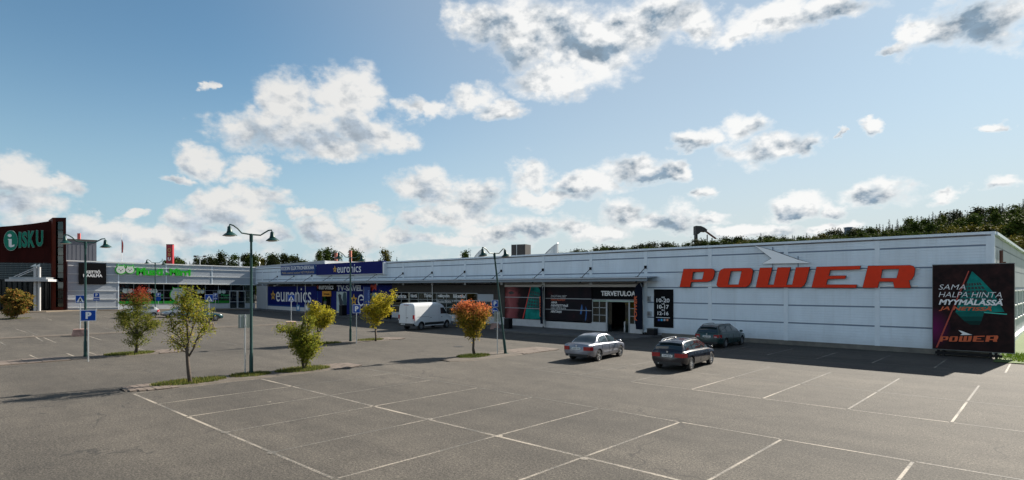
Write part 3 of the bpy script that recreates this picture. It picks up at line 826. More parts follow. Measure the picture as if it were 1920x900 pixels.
for i, px in enumerate((1112, 1118, 1126, 1132, 1184, 1190)):
    x = WX(px, 45.5); H(MB().box((x - .3, 45.2, .14), (x + .35, 45.9, 1.2 + .5 * (i % 3))), 'display_shelf', mat('shelf_%d' % (i % 3), ((.4, .33, .2), (.28, .32, .18), (.45, .42, .35))[i % 3], .7))
# left end
front('wall_panel', 481, 502, .14, 4.46, M_PANELG, 0)
front('fascia_panel', 502, 596, 3.92, 4.46, M_DARKCLAD, 0)
plinth(502, 604, .95); front('wall_panel', 502, 596, .95, 3.92, M_BLUE2, -.02, .06)
front('wall_panel', 596, 604, .95, 4.46, M_BLUE, 0); front('wall_panel', 604, 621, 3.05, 4.46, M_BLUE, 0); front('wall_panel', 621, 735, .14, 4.46, M_BLUE, 0)
front('door_jamb', 604, 605, .14, 3.0, M_BLACK, .03, .12); front('door_jamb', 619.6, 621, .14, 3.0, M_BLACK, .03, .12)
H(MB().box((WX(605), WY + .06, .16), (WX(611), WY + .09, 3.0)), 'door_leaf', M_GLASS)
front('soffit_light_bar', 1100, 1132, 4.40, 4.44, M_BLACK, .7, .1)

# ------------------------------------------------------------------ signs on the hall
def sign(name, label, cat, loc): return thing(name, label, cat, loc)
def child_world(o, parent):   # keep world placement under a moved parent
    o.matrix_parent_inverse = Matrix.Translation(parent.location).inverted(); return o
def wt(th, name, body, x0, x1, y_top, y_bot, m, Y, shear=0., bold=0., ext=.02, spacing=1.0):
    """lettering that fills a measured rectangle on the plane Y"""
    a = wp(x0, y_bot, Y); b = wp(x1, y_bot, Y); zt = wp((x0 + x1) / 2, y_top, Y).z; zb = wp((x0 + x1) / 2, y_bot, Y).z
    o = text(name, body, zt - zb, b.x - a.x, wallframe(a.x, zb, Y), m, th, ext, shear, bold, spacing=spacing)
    return child_world(o, th)
def wplate(th, name, loops, m, Y, ext, z0=0.0):
    """outlines measured on the wall, as plates with thickness"""
    L = []
    for lp in loops:
        P = [wp(x, y, Y) for x, y in lp]; L.append([(p.x, p.z) for p in P])
    o = plate(name, L, wallframe(0, 0, Y), m, th, ext, z0)
    return child_world(o, th)
def wbox(th, name, x0, x1, yt, yb, Y, depth, m):
    xm = (x0 + x1) / 2
    a, b = wp(x0, 500, Y).x, wp(x1, 500, Y).x; zt, zb = wp(xm, yt, Y).z, wp(xm, yb, Y).z
    return child_world(MB().box((a, Y, zb), (b, Y + depth, zt)).build(name, m, th), th)
def dummy(): pass
# the big red letters
def K(x, y, ox=1260, oy=450, s=8.0): return (ox + x / s, oy + y / s)
def K2(x, y): return K(x, y, 1490)
LET = {
 'P': [[K(180, 432)] + [K(600, 428), K(632, 440), K(652, 465), K(646, 520), K(628, 580), K(590, 615), K(540, 630)] + [K(300, 632), K(282, 708), K(122, 708)], [K(326, 484), K(485, 478), K(462, 588), K(312, 590)]],
 'O': [[K(790, 424), K(1180, 418), K(1212, 434), K(1226, 470), K(1195, 630), K(1165, 680), K(1120, 708), K(730, 712), K(690, 700), K(674, 670), K(712, 490), K(740, 445)], [K(892, 472), K(1050, 468), K(1005, 666), K(850, 666)]],
 'W': [[K(1325, 416), K(1515, 412), K(1450, 668), K(1530, 668), K(1590, 410), K(1790, 408), K(1725, 668), K(1808, 668), K(1865, 410), K2(238, 404), K2(180, 625), K2(150, 680), K2(105, 712), K(1262, 714)]],
 'E': [[K2(333, 402), K2(1000, 386), K2(982, 442), K2(540, 456), K2(520, 536), K2(780, 530), K2(766, 582), K2(504, 588), K2(482, 666), K2(942, 668), K2(928, 718), K2(258, 716)]],
 'R': [[K2(1105, 386), K2(1735, 376), K2(1785, 390), K2(1814, 430), K2(1800, 530), K2(1765, 590), K2(1722, 610), K2(1748, 720), K2(1500, 720), K2(1478, 628), K2(1276, 626), K2(1252, 718), K2(1020, 718)], [K2(1322, 444), K2(1568, 436), K2(1532, 570), K2(1300, 570)]]}
ps = thing('letter_sign', 'large red slanted POWER letters with a white arrow on the white wall', 'sign', (-14, 42.0, 4.6))
for ch, loops in LET.items():
    a = wplate(ps, 'letter', loops, mat('letter_edge', (.03, .012, .01), .5), WY - .16, .10)
    big = [[(p[0], p[1]) for p in lp] for lp in loops]
    def inset(lp, d, hole):
        c = Vector((sum(p[0] for p in lp) / len(lp), sum(p[1] for p in lp) / len(lp))); out = []
        n = len(lp); A = sum(lp[i][0] * lp[(i + 1) % n][1] - lp[(i + 1) % n][0] * lp[i][1] for i in range(n))
        sgn = (1 if A > 0 else -1) * (-1 if hole else 1)
        for i in range(n):
            p0, p1, p2 = Vector(lp[i - 1]), Vector(lp[i]), Vector(lp[(i + 1) % n])
            e1, e2 = (p1 - p0).normalized(), (p2 - p1).normalized()
            n1, n2 = Vector((-e1.y, e1.x)) * sgn, Vector((-e2.y, e2.x)) * sgn
            q = (n1 + n2); q = q / max(.5, q.length_squared / 2)
            out.append(tuple(p1 + q * d))
        return out
    wplate(ps, 'letter_face', [inset(lp, .45, i > 0) for i, lp in enumerate(big)], M_RED, WY - .16, .012, .10)
AR = [K(1245, 84), K(1500, 148), K(1890, 288), K2(255, 346), K(1350, 358), K(1488, 275)]
wplate(ps, 'arrow', [AR], M_BLACK, WY - .16, .08)
wplate(ps, 'arrow_face', [inset(AR, .7, False)], mat('arrow_white', (.95, .96, .97), .4), WY - .16, .012, .08)
for (x0, x1, y0, y1) in ((1273, 1725, 507, 508.6), (1271, 1721, 535.6, 537.2)):
    wbox(ps, 'mounting_rail', x0, x1, y0, y1, WY - .055, .04, M_STEEL)
for (x, y0, y1) in ((1448.7, 463, 502), (1496.3, 480, 501)):
    wbox(ps, 'mounting_post', x - .7, x + .7, y0, y1, WY - .055, .03, M_STRIPE)
# opening hours board
hs = thing('hours_board', 'black opening hours board on the white wall beside the entrance', 'sign', (WX(1244), WY, 2.6))
wbox(hs, 'board', 1226, 1262, 542.5, 614, WY - .07, .05, M_BLACKM)
Yh = WY - .072
for body, x0, x1, a, b in (('ARK', 1240, 1247, 556, 559), ('10-20', 1231, 1255.5, 559.5, 567), ('LA', 1241, 1246.5, 568, 571), ('10-17', 1232.5, 1254, 571.5, 579), ('SU', 1240.5, 1246.5, 580, 583), ('12-16', 1233, 1253.5, 584, 591)):
    wt(hs, 'lettering', body, x0, x1, a, b, M_WHITE, Yh, bold=.02, ext=.008)
wbox(hs, 'printed_line', 1230, 1256, 595, 596, WY - .078, .008, M_WHITE)
for i, c in enumerate(((.03, .08, .4), (.03, .45, .75), (.5, .45, .5), (.6, .25, .15))):
    wbox(hs, 'icon', 1233.5 + 5.3 * i, 1237 + 5.3 * i, 598, 601.8, WY - .078, .008, mat('icon_%d' % i, c, .5))
# wall boxes beside the entrance
for (x, y, w, h, nm, lb, ct) in ((1216, 574, 5, 9, 'wall_lamp', 'small grey lamp on the wall beside the hours board', 'lamp'), (1216.5, 608, 6, 8, 'meter_box', 'small grey box low on the wall beside the entrance', 'box')):
    t = thing(nm, lb, ct, wp(x, y).to_tuple())
    y -= 20 if nm == 'meter_box' else 14
    wbox(t, 'housing', x - w / 2, x + w / 2, y - h / 2, y + h / 2, WY - .22, .22, M_STEEL)
    wbox(t, 'cover', x - w / 2 + .8, x + w / 2 - .8, y - h / 2 + 1.5, y + h / 2 - 1, WY - .26, .04, M_FRAME)
# big billboard standing at the corner
BY = 41.75
bb = thing('billboard', 'tall black billboard on legs at the right corner with SAMA HALPA HINTA', 'billboard', (-3.3, BY, 0))
def B5(x, y): return (1740 + x / 4.183, 485 + y / 4.186)
bz0, bz1 = .40, 5.27; bx0, bx1 = wp(1749, 500, BY).x, wp(1901.5, 500, BY).x
def bpart(mb, n, m): return child_world(mb.build(n, m, bb), bb)
def poster_material():
    m, t, p = newmat('billboard_print')
    P = t.nodes.new('ShaderNodeNewGeometry').outputs['Position']
    s = t.nodes.new('ShaderNodeSeparateXYZ'); t.links.new(P, s.inputs[0])
    u = tmath(t, 'DIVIDE', tmath(t, 'SUBTRACT', s.outputs[0], bx0), bx1 - bx0); v = tmath(t, 'DIVIDE', tmath(t, 'SUBTRACT', s.outputs[2], bz0), bz1 - bz0)
    n = tnoise(t, P, 2.5, 4)
    c = ramp(t, n, [(.3, (.012, .008, .009)), (.6, (.030, .014, .014)), (.8, (.05, .02, .018))])
    du = tmath(t, 'SUBTRACT', u, .02); dv = tmath(t, 'SUBTRACT', v, .25)
    d = tmath(t, 'SQRT', tmath(t, 'ADD', tmath(t, 'POWER', tmath(t, 'MULTIPLY', du, 4.5), 2), tmath(t, 'POWER', tmath(t, 'MULTIPLY', dv, 4.0), 2)))
    c = tmix(t, ramp(t, d, [(0, (.85, .85, .85)), (1, (0, 0, 0))]), c, (.16, .012, .09))
    t.links.new(c, p.inputs['Base Color']); p.inputs['Roughness'].default_value = .65; p.inputs['Specular IOR Level'].default_value = .1
    return m
bpart(MB().box((bx0, BY, bz0), (bx1, BY + .02, bz1)), 'print', poster_material())
bpart(MB().box((bx0 - .03, BY + .021, bz0 - .04), (bx1 + .03, BY + .40, bz1 + .04)), 'casing', mat('casing', (.16, .17, .17), .5, .3))
for x in (bx0 + .25, bx0 + .5, bx1 - 1.0, bx1 - .75):
    bpart(MB().box((x - .06, BY + .1, -.1), (x + .06, BY + .3, bz0 - .04)), 'leg', M_BLACK)
bpart(MB().box((bx0 + .1, BY + .12, .10), (bx1 - .5, BY + .25, .24)), 'brace', M_BLACK)
def tealprint():
    m, t, p = newmat('keyboard_print')
    P = t.nodes.new('ShaderNodeNewGeometry').outputs['Position']
    mp = t.nodes.new('ShaderNodeMapping'); mp.inputs['Rotation'].default_value = (R(90), R(-14), 0); t.links.new(P, mp.inputs[0])
    n = tnoise(t, P, 1.1, 3)
    c = ramp(t, n, [(.25, (.004, .05, .05)), (.55, (.008, .19, .165)), (.8, (.02, .38, .31))])
    t.links.new(c, p.inputs['Base Color']); p.inputs['Roughness'].default_value = .65; p.inputs['Specular IOR Level'].default_value = .1
    return m
M_KEYB = tealprint(); M_KEY = mat('key_print', (.006, .03, .03), .5)
def keyboard(th, Y, quad, rows, cols, z0=.006):
    """printed keys laid out in a leaning quad"""
    A, B, C, D = [Vector(q) for q in quad]
    for r in range(rows):
        for c in range(cols):
            f = lambda u, v: tuple((A * (1 - u) + B * u) * (1 - v) + (D * (1 - u) + C * u) * v)
            u0, u1, v0, v1 = (c + .12) / cols, (c + .88) / cols, (r + .15) / rows, (r + .85) / rows
            wplate(th, 'key', [[f(u0, v0), f(u1, v0), f(u1, v1), f(u0, v1)]], M_KEY, Y, .004, z0)
wplate(bb, 'picture', [[B5(345, 98), B5(415, 160), B5(505, 255), B5(600, 418), B5(440, 418), B5(215, 420), B5(255, 300)]], M_KEYB, BY, .004)
for i_, lp_ in enumerate(([(215, 421), (440, 420), (430, 455), (250, 455)], [(250, 456), (430, 456), (420, 490), (285, 490)], [(285, 491), (420, 491), (405, 520), (330, 518)])):
    wplate(bb, 'picture_reflection', [[B5(*q_) for q_ in lp_]], mat('reflection_teal_%d' % i_, ((.008, .12, .105), (.008, .07, .063), (.008, .035, .032))[i_], .65, spec=.1), BY, .004)
keyboard(bb, BY, (B5(300, 190), B5(410, 182), B5(520, 330), B5(245, 335)), 5, 6)
wplate(bb, 'red_beam', [[B5(316, 95), B5(324, 97), B5(76, 695), B5(60, 698)]], mat('beam_red', (.42, .05, .03), .5), BY, .004, .001)
wplate(bb, 'light_streak', [[B5(440, 418), B5(620, 432), B5(618, 440), B5(440, 426)]], mat('streak_teal', (.03, .50, .40), .5), BY, .004, .006)
for body, a, b, c, d, m_, bo, sh in (('SAMA', 84, 294, 203, 243, M_WHITE, -.012, .25), ('HALPA HINTA', 84, 578, 262, 303, M_WHITE, -.012, .25), ('MYYMÄLÄSSÄ', 84, 586, 312, 365, M_WHITE, .035, .25), ('JA NETISSÄ', 86, 500, 372, 415, M_ORANGE, .03, .25)):
    (x0, y0), (x1, y1) = B5(a, c), B5(b, d); wt(bb, 'lettering', body, x0, x1, y0, y1, m_, BY - .012, sh, bo, .006)
def mini_power(th, x0, x1, y0, y1, Y, m, ext=.006):
    """the same word mark scaled into a rectangle"""
    for ch, loops in LET.items():
        L = []
        for lp in loops:
            L.append([(x0 + (p[0] - 1275.2) / (1717 - 1275.2) * (x1 - x0), y0 + (p[1] - 500) / (540 - 500) * (y1 - y0)) for p in lp])
        wplate(th, 'logo_letter', L, m, Y, ext)
    L = [(x0 + (p[0] - 1275.2) / (1717 - 1275.2) * (x1 - x0), y0 + (p[1] - 500) / (540 - 500) * (y1 - y0)) for p in AR]
    wplate(th, 'logo_arrow', [L], M_WHITE, Y, ext)
(x0, y0), (x1, y1) = B5(92, 606), B5(552, 652); mini_power(bb, x0, x1, y0, y1, BY - .008, M_ORANGE)
# window posters of the entrance end: one thing each, mounted in frames
def facemat():
    m, t, p = newmat('portrait_print')
    P = t.nodes.new('ShaderNodeNewGeometry').outputs['Position']
    s = t.nodes.new('ShaderNodeSeparateXYZ'); t.links.new(P, s.inputs[0])
    X0 = WX(947); X1 = WX(990)
    u = tmath(t, 'DIVIDE', tmath(t, 'SUBTRACT', s.outputs[0], X0), X1 - X0)
    u = tmath(t, 'ADD', u, tmath(t, 'MULTIPLY', tmath(t, 'SUBTRACT', tnoise(t, P, .9, 3), .5), .5))
    c = ramp(t, u, [(0, (.10, .02, .02)), (.18, (.34, .10, .10)), (.45, (.22, .055, .06)), (.62, (.03, .012, .014)), (1, (.012, .008, .010))])
    t.links.new(c, p.inputs['Base Color']); p.inputs['Roughness'].default_value = .6; p.inputs['Specular IOR Level'].default_value = .12
    return m
def C3(x, y): return (900 + x / 5, 450 + y / 5)
def C4(x, y): return (1040 + x / 5, 450 + y / 5)
po = thing('window_poster', 'dark window poster with red lit portrait and teal keyboard', 'poster', (WX(980), WY, .9))
wbox(po, 'print', 946.8, 1018.5, 538.6, 598.5, WY - .02, .05, facemat())
wplate(po, 'keyboard_picture', [[C3(478, 440), C3(545, 440), C3(580, 500), C3(580, 742), C3(420, 738), C3(425, 690)]], M_KEYB, WY - .02, .004)
keyboard(po, WY - .02, (C3(482, 470), C3(560, 490), C3(578, 660), C3(436, 650)), 6, 5)
wplate(po, 'red_beam', [[C3(470, 440), C3(477, 440), C3(406, 738), C3(396, 738)]], mat('beam_red2', (.55, .04, .03), .5), WY - .02, .004, .001)
wplate(po, 'eye', [[C3(266, 495), C3(280, 482), C3(300, 480), C3(325, 498), C3(302, 508), C3(280, 508)]], mat('eye_dark', (.02, .008, .010), .4), WY - .02, .004)
wplate(po, 'brow', [[C3(240, 470), C3(270, 452), C3(330, 460), C3(330, 466), C3(270, 462)]], mat('brow_dark', (.05, .014, .014), .5), WY - .02, .004)
for y in (557, 577.3): wbox(po, 'frame_bar', 946.8, 1018.5, y, y + 1.2, WY - .05, .03, M_FRAME)
po = thing('window_poster', 'black window poster with white and red text DIGITAALISET HINTALAPUT', 'poster', (WX(1066), WY, .9))
def nightmat():
    m, t, p = newmat('night_print')
    P = t.nodes.new('ShaderNodeNewGeometry').outputs['Position']
    c = ramp(t, tnoise(t, P, .8, 3), [(.4, (.010, .010, .014)), (.62, (.020, .012, .016)), (.75, (.09, .015, .02))])
    t.links.new(c, p.inputs['Base Color']); p.inputs['Roughness'].default_value = .6; p.inputs['Specular IOR Level'].default_value = .12
    return m
wbox(po, 'print', 1022.5, 1109, 539, 604, WY - .02, .05, nightmat())
for body, x1, a, b, m_, bo in (('DIGITAALISET', 1062.5, 553.5, 557.5, M_FRAMEW, -.01), ('HINTALAPUT', 1060.5, 560, 564, M_ORANGE, .02), ('AINA', 1044.5, 565, 569, M_WHITE, .02), ('PÄIVITETTYNÄ', 1065, 570, 575.2, M_WHITE, .02), ('HALVIMPAAN', 1061, 576, 580, M_FRAMEW, -.01), ('HINTAAN', 1053, 582, 586.5, M_WHITE, .02)):
    wt(po, 'lettering', body, 1033, x1, a, b, m_, WY - .026, .2, bo, .005)
wplate(po, 'blue_streak', [[C4(255, 600), C4(262, 640), C4(250, 700), C4(238, 690), C4(245, 640)]], mat('streak_blue', (.02, .12, .35), .5), WY - .02, .004)
wplate(po, 'blue_streak', [[C4(290, 620), C4(304, 660), C4(296, 740), C4(284, 762), C4(292, 690)]], mat('streak_blue', (), .5), WY - .02, .004)
for y in (560, 581): wbox(po, 'frame_bar', 1022.5, 1109, y - .6, y + .7, WY - .05, .03, M_FRAME)
po = thing('welcome_sign', 'black sign reading TERVETULOA above the store entrance', 'sign', (WX(1150), WY, 3))
wbox(po, 'board', 1110.8, 1200, 539.5, 561, WY - .03, .08, M_BLACKM)
wt(po, 'lettering', 'TERVETULOA', 1127, 1192, 545.5, 555, M_WHITE, WY - .04, 0, .035, .01)
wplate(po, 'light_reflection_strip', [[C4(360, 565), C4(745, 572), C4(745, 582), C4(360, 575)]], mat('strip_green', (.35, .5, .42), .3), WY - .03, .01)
# bollards at the door
for lab, x, y in (('white bollard left of the store entrance', 1133.4, 619), ('white bollard right of the store entrance', 1172, 621.5)):
    dx, dy = ray(x); Dd = F * (CAMH - .14) / (y - HY)
    b = thing('bollard', lab, 'bollard', (dx * Dd, dy * Dd, .14), group='bollards at the store entrance')
    MB().lathe([(.10, 0), (.10, .80), (.085, .86), (.001, .88)], 14).build('post', M_WHITEL, b, smooth=True); MB().lathe([(.14, 0), (.14, .02), (.10, .02)], 14).build('base', M_STEEL, b)
# bins and ash tray boxes
for lab, x, y, w, h in (('black litter bin by the wall under the hours board', 1229.5, 633, .62, .62), ('black waste bin at the pavement edge behind the leaning lamp', 953, 619, .55, 1.05), ('dark waste bin between the yellow tree and the white van', 727, 601, .6, 1.05), ('dark waste bin in front of the tall blue window stickers', 643, 594.5, .7, 1.35)):
    if x > 1200: P = Vector((WX(x), WY - .55, 0))
    else: P = gp(x, y); P.z = g(P.x, P.y) + (.14 if P.y > 39.6 or P.x > -36 and P.y > 37.4 else 0)
    b = thing('waste_bin', lab, 'bin', P)
    MB().box((-w / 2, -w / 2, .06), (w / 2, w / 2, h)).build('body', M_BLACK, b); MB().box((-w / 2 - .02, -w / 2 - .02, h + .001), (w / 2 + .02, w / 2 + .02, h + .07)).build('lid', mat('bin_lid', (.04, .04, .045), .4), b)
    for sx in (-1, 1): MB().box((sx * w * .35 - .03, -w * .3, 0), (sx * w * .35 + .03, w * .3, .06)).build('foot', M_STEEL, b)
# beach flags
def beach_flag(x, ytop, ybot, lab, wd, Y):
    P = wp(x, ybot, Y); top = wp(x, ytop, Y).z; base = .14
    f = thing('feather_flag', lab, 'flag', (P.x, Y, base))
    h = top - base
    pts = [(0, 0, 0), (0, 0, h * .6), (-.05, 0, h * .85), (-.25 * wd, 0, h * .97), (-.5 * wd, 0, h)]
    MB().tube(pts, .02, 6).build('pole', M_STEEL, f); MB().lathe([(.28, 0), (.28, .05), (.05, .08), (.05, .2)], 12).build('base', M_BLACK, f)
    rows = 14; mb = MB()
    def fl(u, v):
        z = h * .10 + v * h * .9
        w = wd * (1 - .25 * (1 - v)) * (1 if v < .75 else math.sqrt(max(0, 1 - ((v - .75) / .25) ** 2)) * .75 + .25)
        return (-u * w - .03, .05 * math.sin(u * 3 + v * 6) , z)
    mb.grid(fl, [0, .33, .66, 1], [k / rows for k in range(rows + 1)]); mb.build('cloth', mat('flag_navy', (.006, .009, .020), .8, spec=.1), f, smooth='all')
    t = text('lettering', 'POWER', wd * .32, h * .48, frame((-wd * .62, -.075, h * .26), (0, 0, 1), (-1, 0, 0)), M_ORANGE, f, .004, .2, .04)
    return f
beach_flag(1206, 529, 610, 'dark feather flag with orange lettering right of the entrance', .85, WY - .9)
beach_flag(1018.5, 534, 612, 'narrow dark feather flag between the two window posters', .42, WY - .6)

# ---- electronics shop signs
def star_plate(th, x, y, r, Y, m=M_YELLOW, ext=.02):
    p = wp(x, y, Y); k = (wp(x, y - r, Y).z - p.z)
    return child_world(plate('star', [star(k), [(a * .45, b * .45) for a, b in star(k)]], wallframe(p.x, p.z, Y), m, th, ext), th)
eb = thing('fascia_sign', 'blue lightbox sign reading euronics on the roof edge', 'sign', (WX(655), WY - .4, 6))
wbox(eb, 'box', 593, 719, 492.2, 514.2, WY - .42, .40, [M_BLUE])
wbox(eb, 'end_cap', 717.5, 720, 491.2, 514.6, WY - .44, .46, M_WHITEL)
wbox(eb, 'bottom_rail', 593, 719, 514.3, 515.6, WY - .44, .42, M_STEEL)
wt(eb, 'lettering', 'euronics', 632.5, 677, 496, 511, M_WHITE, WY - .43, 0, .0, .03); star_plate(eb, 628, 505, 7, WY - .43)
eb = thing('fascia_sign', 'blue panel sign KODIN ELEKTRONIIKKAA beside the lightbox', 'sign', (WX(560), WY - .2, 6))
wbox(eb, 'panel', 526.5, 591.5, 497, 515.3, WY - .16, .12, M_BLUE2)
wt(eb, 'lettering', 'KODIN ELEKTRONIIKKAA', 528, 589, 498.8, 506, M_WHITE, WY - .17, 0, .01, .02)
wt(eb, 'lettering', 'Meiltä ostamasi tuotteet HETI MUKAAN', 529, 588.5, 508.5, 513.3, mat('print_gold', (.45, .36, .22), .5), WY - .17, 0, 0, .01)
eb = thing('window_banner', 'wide blue window banner with large white euronics lettering', 'banner', (WX(548), WY, 2))
wbox(eb, 'panel', 502.5, 594, 537, 572.5, WY - .02, .05, M_BLUE)
wt(eb, 'lettering', 'euronics', 517.5, 583.5, 540, 566.5, M_WHITE, WY - .03, 0, .0, .01); star_plate(eb, 512, 554, 10, WY - .03, ext=.01)
wbox(eb, 'frame_bar', 556.7, 557.7, 531, 572.5, WY - .06, .04, M_STEEL)
eb = thing('shop_sign', 'black sign with small euronics lettering and red star over the blue door', 'sign', (WX(610), WY, 4))
wbox(eb, 'panel', 593, 631, 530.8, 545.5, WY - .06, .05, M_BLACKM)
wt(eb, 'lettering', 'euronics', 598, 625.2, 533, 542.6, M_WHITE, WY - .07, 0, .01, .012); star_plate(eb, 595.8, 538, 4, WY - .07, mat('star_red', (.6, .06, .02), .5), .012)
eb = thing('door_sign', 'amber sign above the blue shop door', 'sign', (WX(612), WY, 3.2))
wbox(eb, 'box', 604.2, 620, 545.8, 555.6, WY - .14, .12, M_AMBER); wt(eb, 'lettering', 'Tervetuloa', 606.5, 618, 549, 553, M_BLACK, WY - .15, 0, .02, .01)
eb = thing('window_lettering', 'white TV-SÄVEL lettering on the blue shop front', 'sign', (WX(655), WY, 3.8))
wt(eb, 'lettering', 'TV-SÄVEL', 632, 680, 532.5, 545.5, mat('letter_grey', (.55, .58, .62), .45), WY - .03, 0, .03, .03)
eb = thing('window_sticker', 'yellow star and white letter e sticker on the blue shop front', 'sticker', (WX(670), WY, 2.4))
star_plate(eb, 663.5, 562, 11.5, WY - .012, ext=.006)
p = wp(677, 563, WY - .012); rr_ = wp(677, 552, WY).z - p.z
arc = [(rr_ * math.cos(R(a)), rr_ * math.sin(R(a))) for a in range(0, 316, 15)]; arc2 = [(rr_ * .72 * math.cos(R(a)), rr_ * .72 * math.sin(R(a))) for a in range(315, 14, -15)]
child_world(plate('letter', [arc + arc2 + [(rr_ * .0, rr_ * .18), (rr_ * -.55, rr_ * .0), (rr_ * .98, 0)]], wallframe(p.x, p.z, WY - .012), M_WHITE, eb, .006), eb)
eb = thing('banner_strip', 'narrow upright euronics banner left of the yellow tree', 'banner', (WX(687), WY, 2.4))
wbox(eb, 'cloth', 682, 694, 538, 576, WY - .30, .02, mat('banner_blue', (.015, .05, .24), .5))
a = wp(692.3, 572, WY - .31); child_world(text('lettering', 'euronics', .38, 1.9, frame((a.x, a.y, a.z), (0, 0, 1), (-1, 0, 0)), mat('banner_text', (.25, .4, .75), .5), eb, .006), eb)
child_world(MB().tube([(WX(682, WY - .3), WY - .30, .14), (WX(682, WY - .3), WY - .30, wp(682, 538, WY - .3).z)], .02, 6).build('pole', M_STEEL, eb), eb)
eb = thing('window_sticker', 'red figure sticker high on the blue shop front', 'sticker', (WX(700), WY, 3.5))
rpx = [(694, 545), (694.5, 536), (697, 532), (699, 536), (702, 534), (705, 531), (706, 538), (705.5, 545), (702, 541), (698, 546)]
wplate(eb, 'print', [rpx], mat('sticker_red', (.5, .04, .02), .5), WY - .012, .006)
eb = thing('window_poster', 'pale window poster showing two dark haired people facing each other', 'poster', (WX(640), WY, .9))
wbox(eb, 'print', 631, 650, 547, 587, WY - .02, .018, mat('poster_pale', (.42, .50, .50), .5, var=.2, vscale=2))
def E1(x, y): return (460 + x / 6.925, 470 + y / 6.925)
for nm, lp, c in (('figure', [(1205, 575), (1225, 560), (1245, 575), (1245, 610), (1268, 660), (1262, 790), (1235, 790), (1215, 640)], (.02, .03, .045)), ('figure', [(1270, 560), (1285, 538), (1308, 548), (1312, 600), (1318, 700), (1290, 790), (1262, 790), (1270, 660), (1262, 620)], (.02, .06, .075)), ('tablet', [(1250, 705), (1278, 700), (1284, 760), (1256, 766)], (.35, .30, .28))):
    wplate(eb, nm, [[E1(*q) for q in lp]], mat('poster_%s_%d' % (nm, int(c[1] * 100)), c, .5), WY - .02, .004, .001 if nm == 'figure' else .005)
eb = thing('window_poster', 'small teal round logo poster beside the red sticker', 'poster', (WX(700), WY, 2.5))
wbox(eb, 'print', 694.5, 708, 549, 576, WY - .02, .015, mat('poster_grey', (.3, .36, .38), .5)); 
p = wp(701, 559, WY - .022); child_world(plate('roundel', [circle(.42)], wallframe(p.x, p.z, WY - .022), M_TEAL, eb, .006), eb)
for lab, x0, x1, y0, y1, c in (('small blue and white notice low on the blue banner', 555.5, 562, 571.5, 583, (.10, .25, .45)), ('small red and white notice behind the bushy tree', 571, 579, 571, 583, (.45, .42, .42))):
    eb = thing('notice_board', lab, 'sign', (WX((x0 + x1) / 2), WY, 1))
    wbox(eb, 'board', x0, x1, y0, y1, WY - .08, .04, mat('notice_%d' % x0, c, .5)); wbox(eb, 'print', x0 + 1.6, x1 - 1.4, y0 + 3, y1 - 2.5, WY - .088, .006, M_WHITE)
eb = thing('window_lettering', 'white rental notice lettering Vuokraa tästä on the dark window band', 'sign', (WX(815), WY, 3))
for body, x0, x1, a, b in (('Vuokraa', 742, 762, 551, 558.5), ('tästä', 770, 782, 551.3, 557.5), ('Tiiriön', 795, 811, 551, 557.5), ('näkyvin', 821, 842.5, 551.3, 559.5), ('liiketila!', 850, 873.5, 551.5, 558.8)):
    wt(eb, 'lettering', body, x0, x1, a, b, M_WHITE, WY - .022, 0, .02, .008)
wt(eb, 'lettering', 'liiketilat.fi/tiirio', 819, 846, 562.6, 567.8, M_WHITE, WY - .022, 0, .0, .008); wt(eb, 'lettering', 'p. 010 288 5447', 848, 875, 562.6, 567.4, M_WHITE, WY - .022, 0, .0, .008)
eb = thing('notice_board', 'small green notice on the dark boards behind the orange tree', 'sign', (WX(916), WY, 2)); wbox(eb, 'board', 914, 919, 576, 584, WY - .05, .04, mat('notice_green', (.03, .25, .14), .5)); wbox(eb, 'print', 915.3, 917.7, 578, 580.5, WY - .056, .005, M_WHITE)
eb = thing('security_camera', 'small camera under the canopy near the blue banner', 'camera', (WX(525), WY - .5, 4.3)); MB().tube([(0, 0, .12), (0, 0, 0), (-.2, -.2, -.12)], .03, 6).build('bracket', M_WHITEL, eb); MB().box((-.45, -.35, -.2), (-.15, -.15, -.08)).build('body', M_WHITEL, eb)

# ---- things on the roof
def roofpt(x, Y): dx, dy = ray(x); return Vector((dx * Y / dy, Y, 6.95))
def scoop(x, w, h, lab):
    p = roofpt(x, 49.0); s = thing('roof_ventilator', lab, 'ventilator', p, rz=TH * .6)
    mb = MB(); n = 16; prof = [(0, 0), (1, 0)]
    ring0 = [(w / 2 * math.cos(6.2832 * i / n), w / 2 * math.sin(6.2832 * i / n), 0) for i in range(n)]
    ring1 = [(a, b, h * (.62 + .38 * (a / (w / 2)))) for a, b, _ in ring0]
    for i in range(n): mb.face([ring0[i], ring0[(i + 1) % n], ring1[(i + 1) % n], ring1[i]])
    mb.build('duct', M_STEEL, s, smooth=True)
    top = [Vector((a * .9, b * .9, c - .04)) for a, b, c in ring1]; MB().face(top).build('inside', M_FRAME, s)
    r2 = [Vector((a * 1.03, b * 1.03, c)) for a, b, c in ring1]; MB().tube(r2 + [r2[0]], .035, 6, cap=False).build('rim', M_STEEL, s)
scoop(896, 1.0, 1.55, 'small slanted steel roof ventilator left of the black roof unit'); scoop(1034, 1.5, 1.75, 'large slanted steel roof ventilator right of the black roof unit')
p = roofpt(977, 50.0); s = thing('roof_unit', 'black louvred box unit on the roof above the leaning lamp', 'roof unit', p, rz=R(14))
MB().box((-.9, -.7, 0), (.9, .7, 1.9)).build('housing', mat('unit_dark', (.035, .032, .032), .6), s)
for k in range(12): MB().box((-.86, -.74, .12 + .145 * k), (.86, -.70, .20 + .145 * k)).build('slat', mat('unit_slat', (.05, .047, .045), .5), s)
MB().box((-.20, -.76, .0), (-.14, -.70, 1.92)).build('corner_bar', M_STEEL, s)
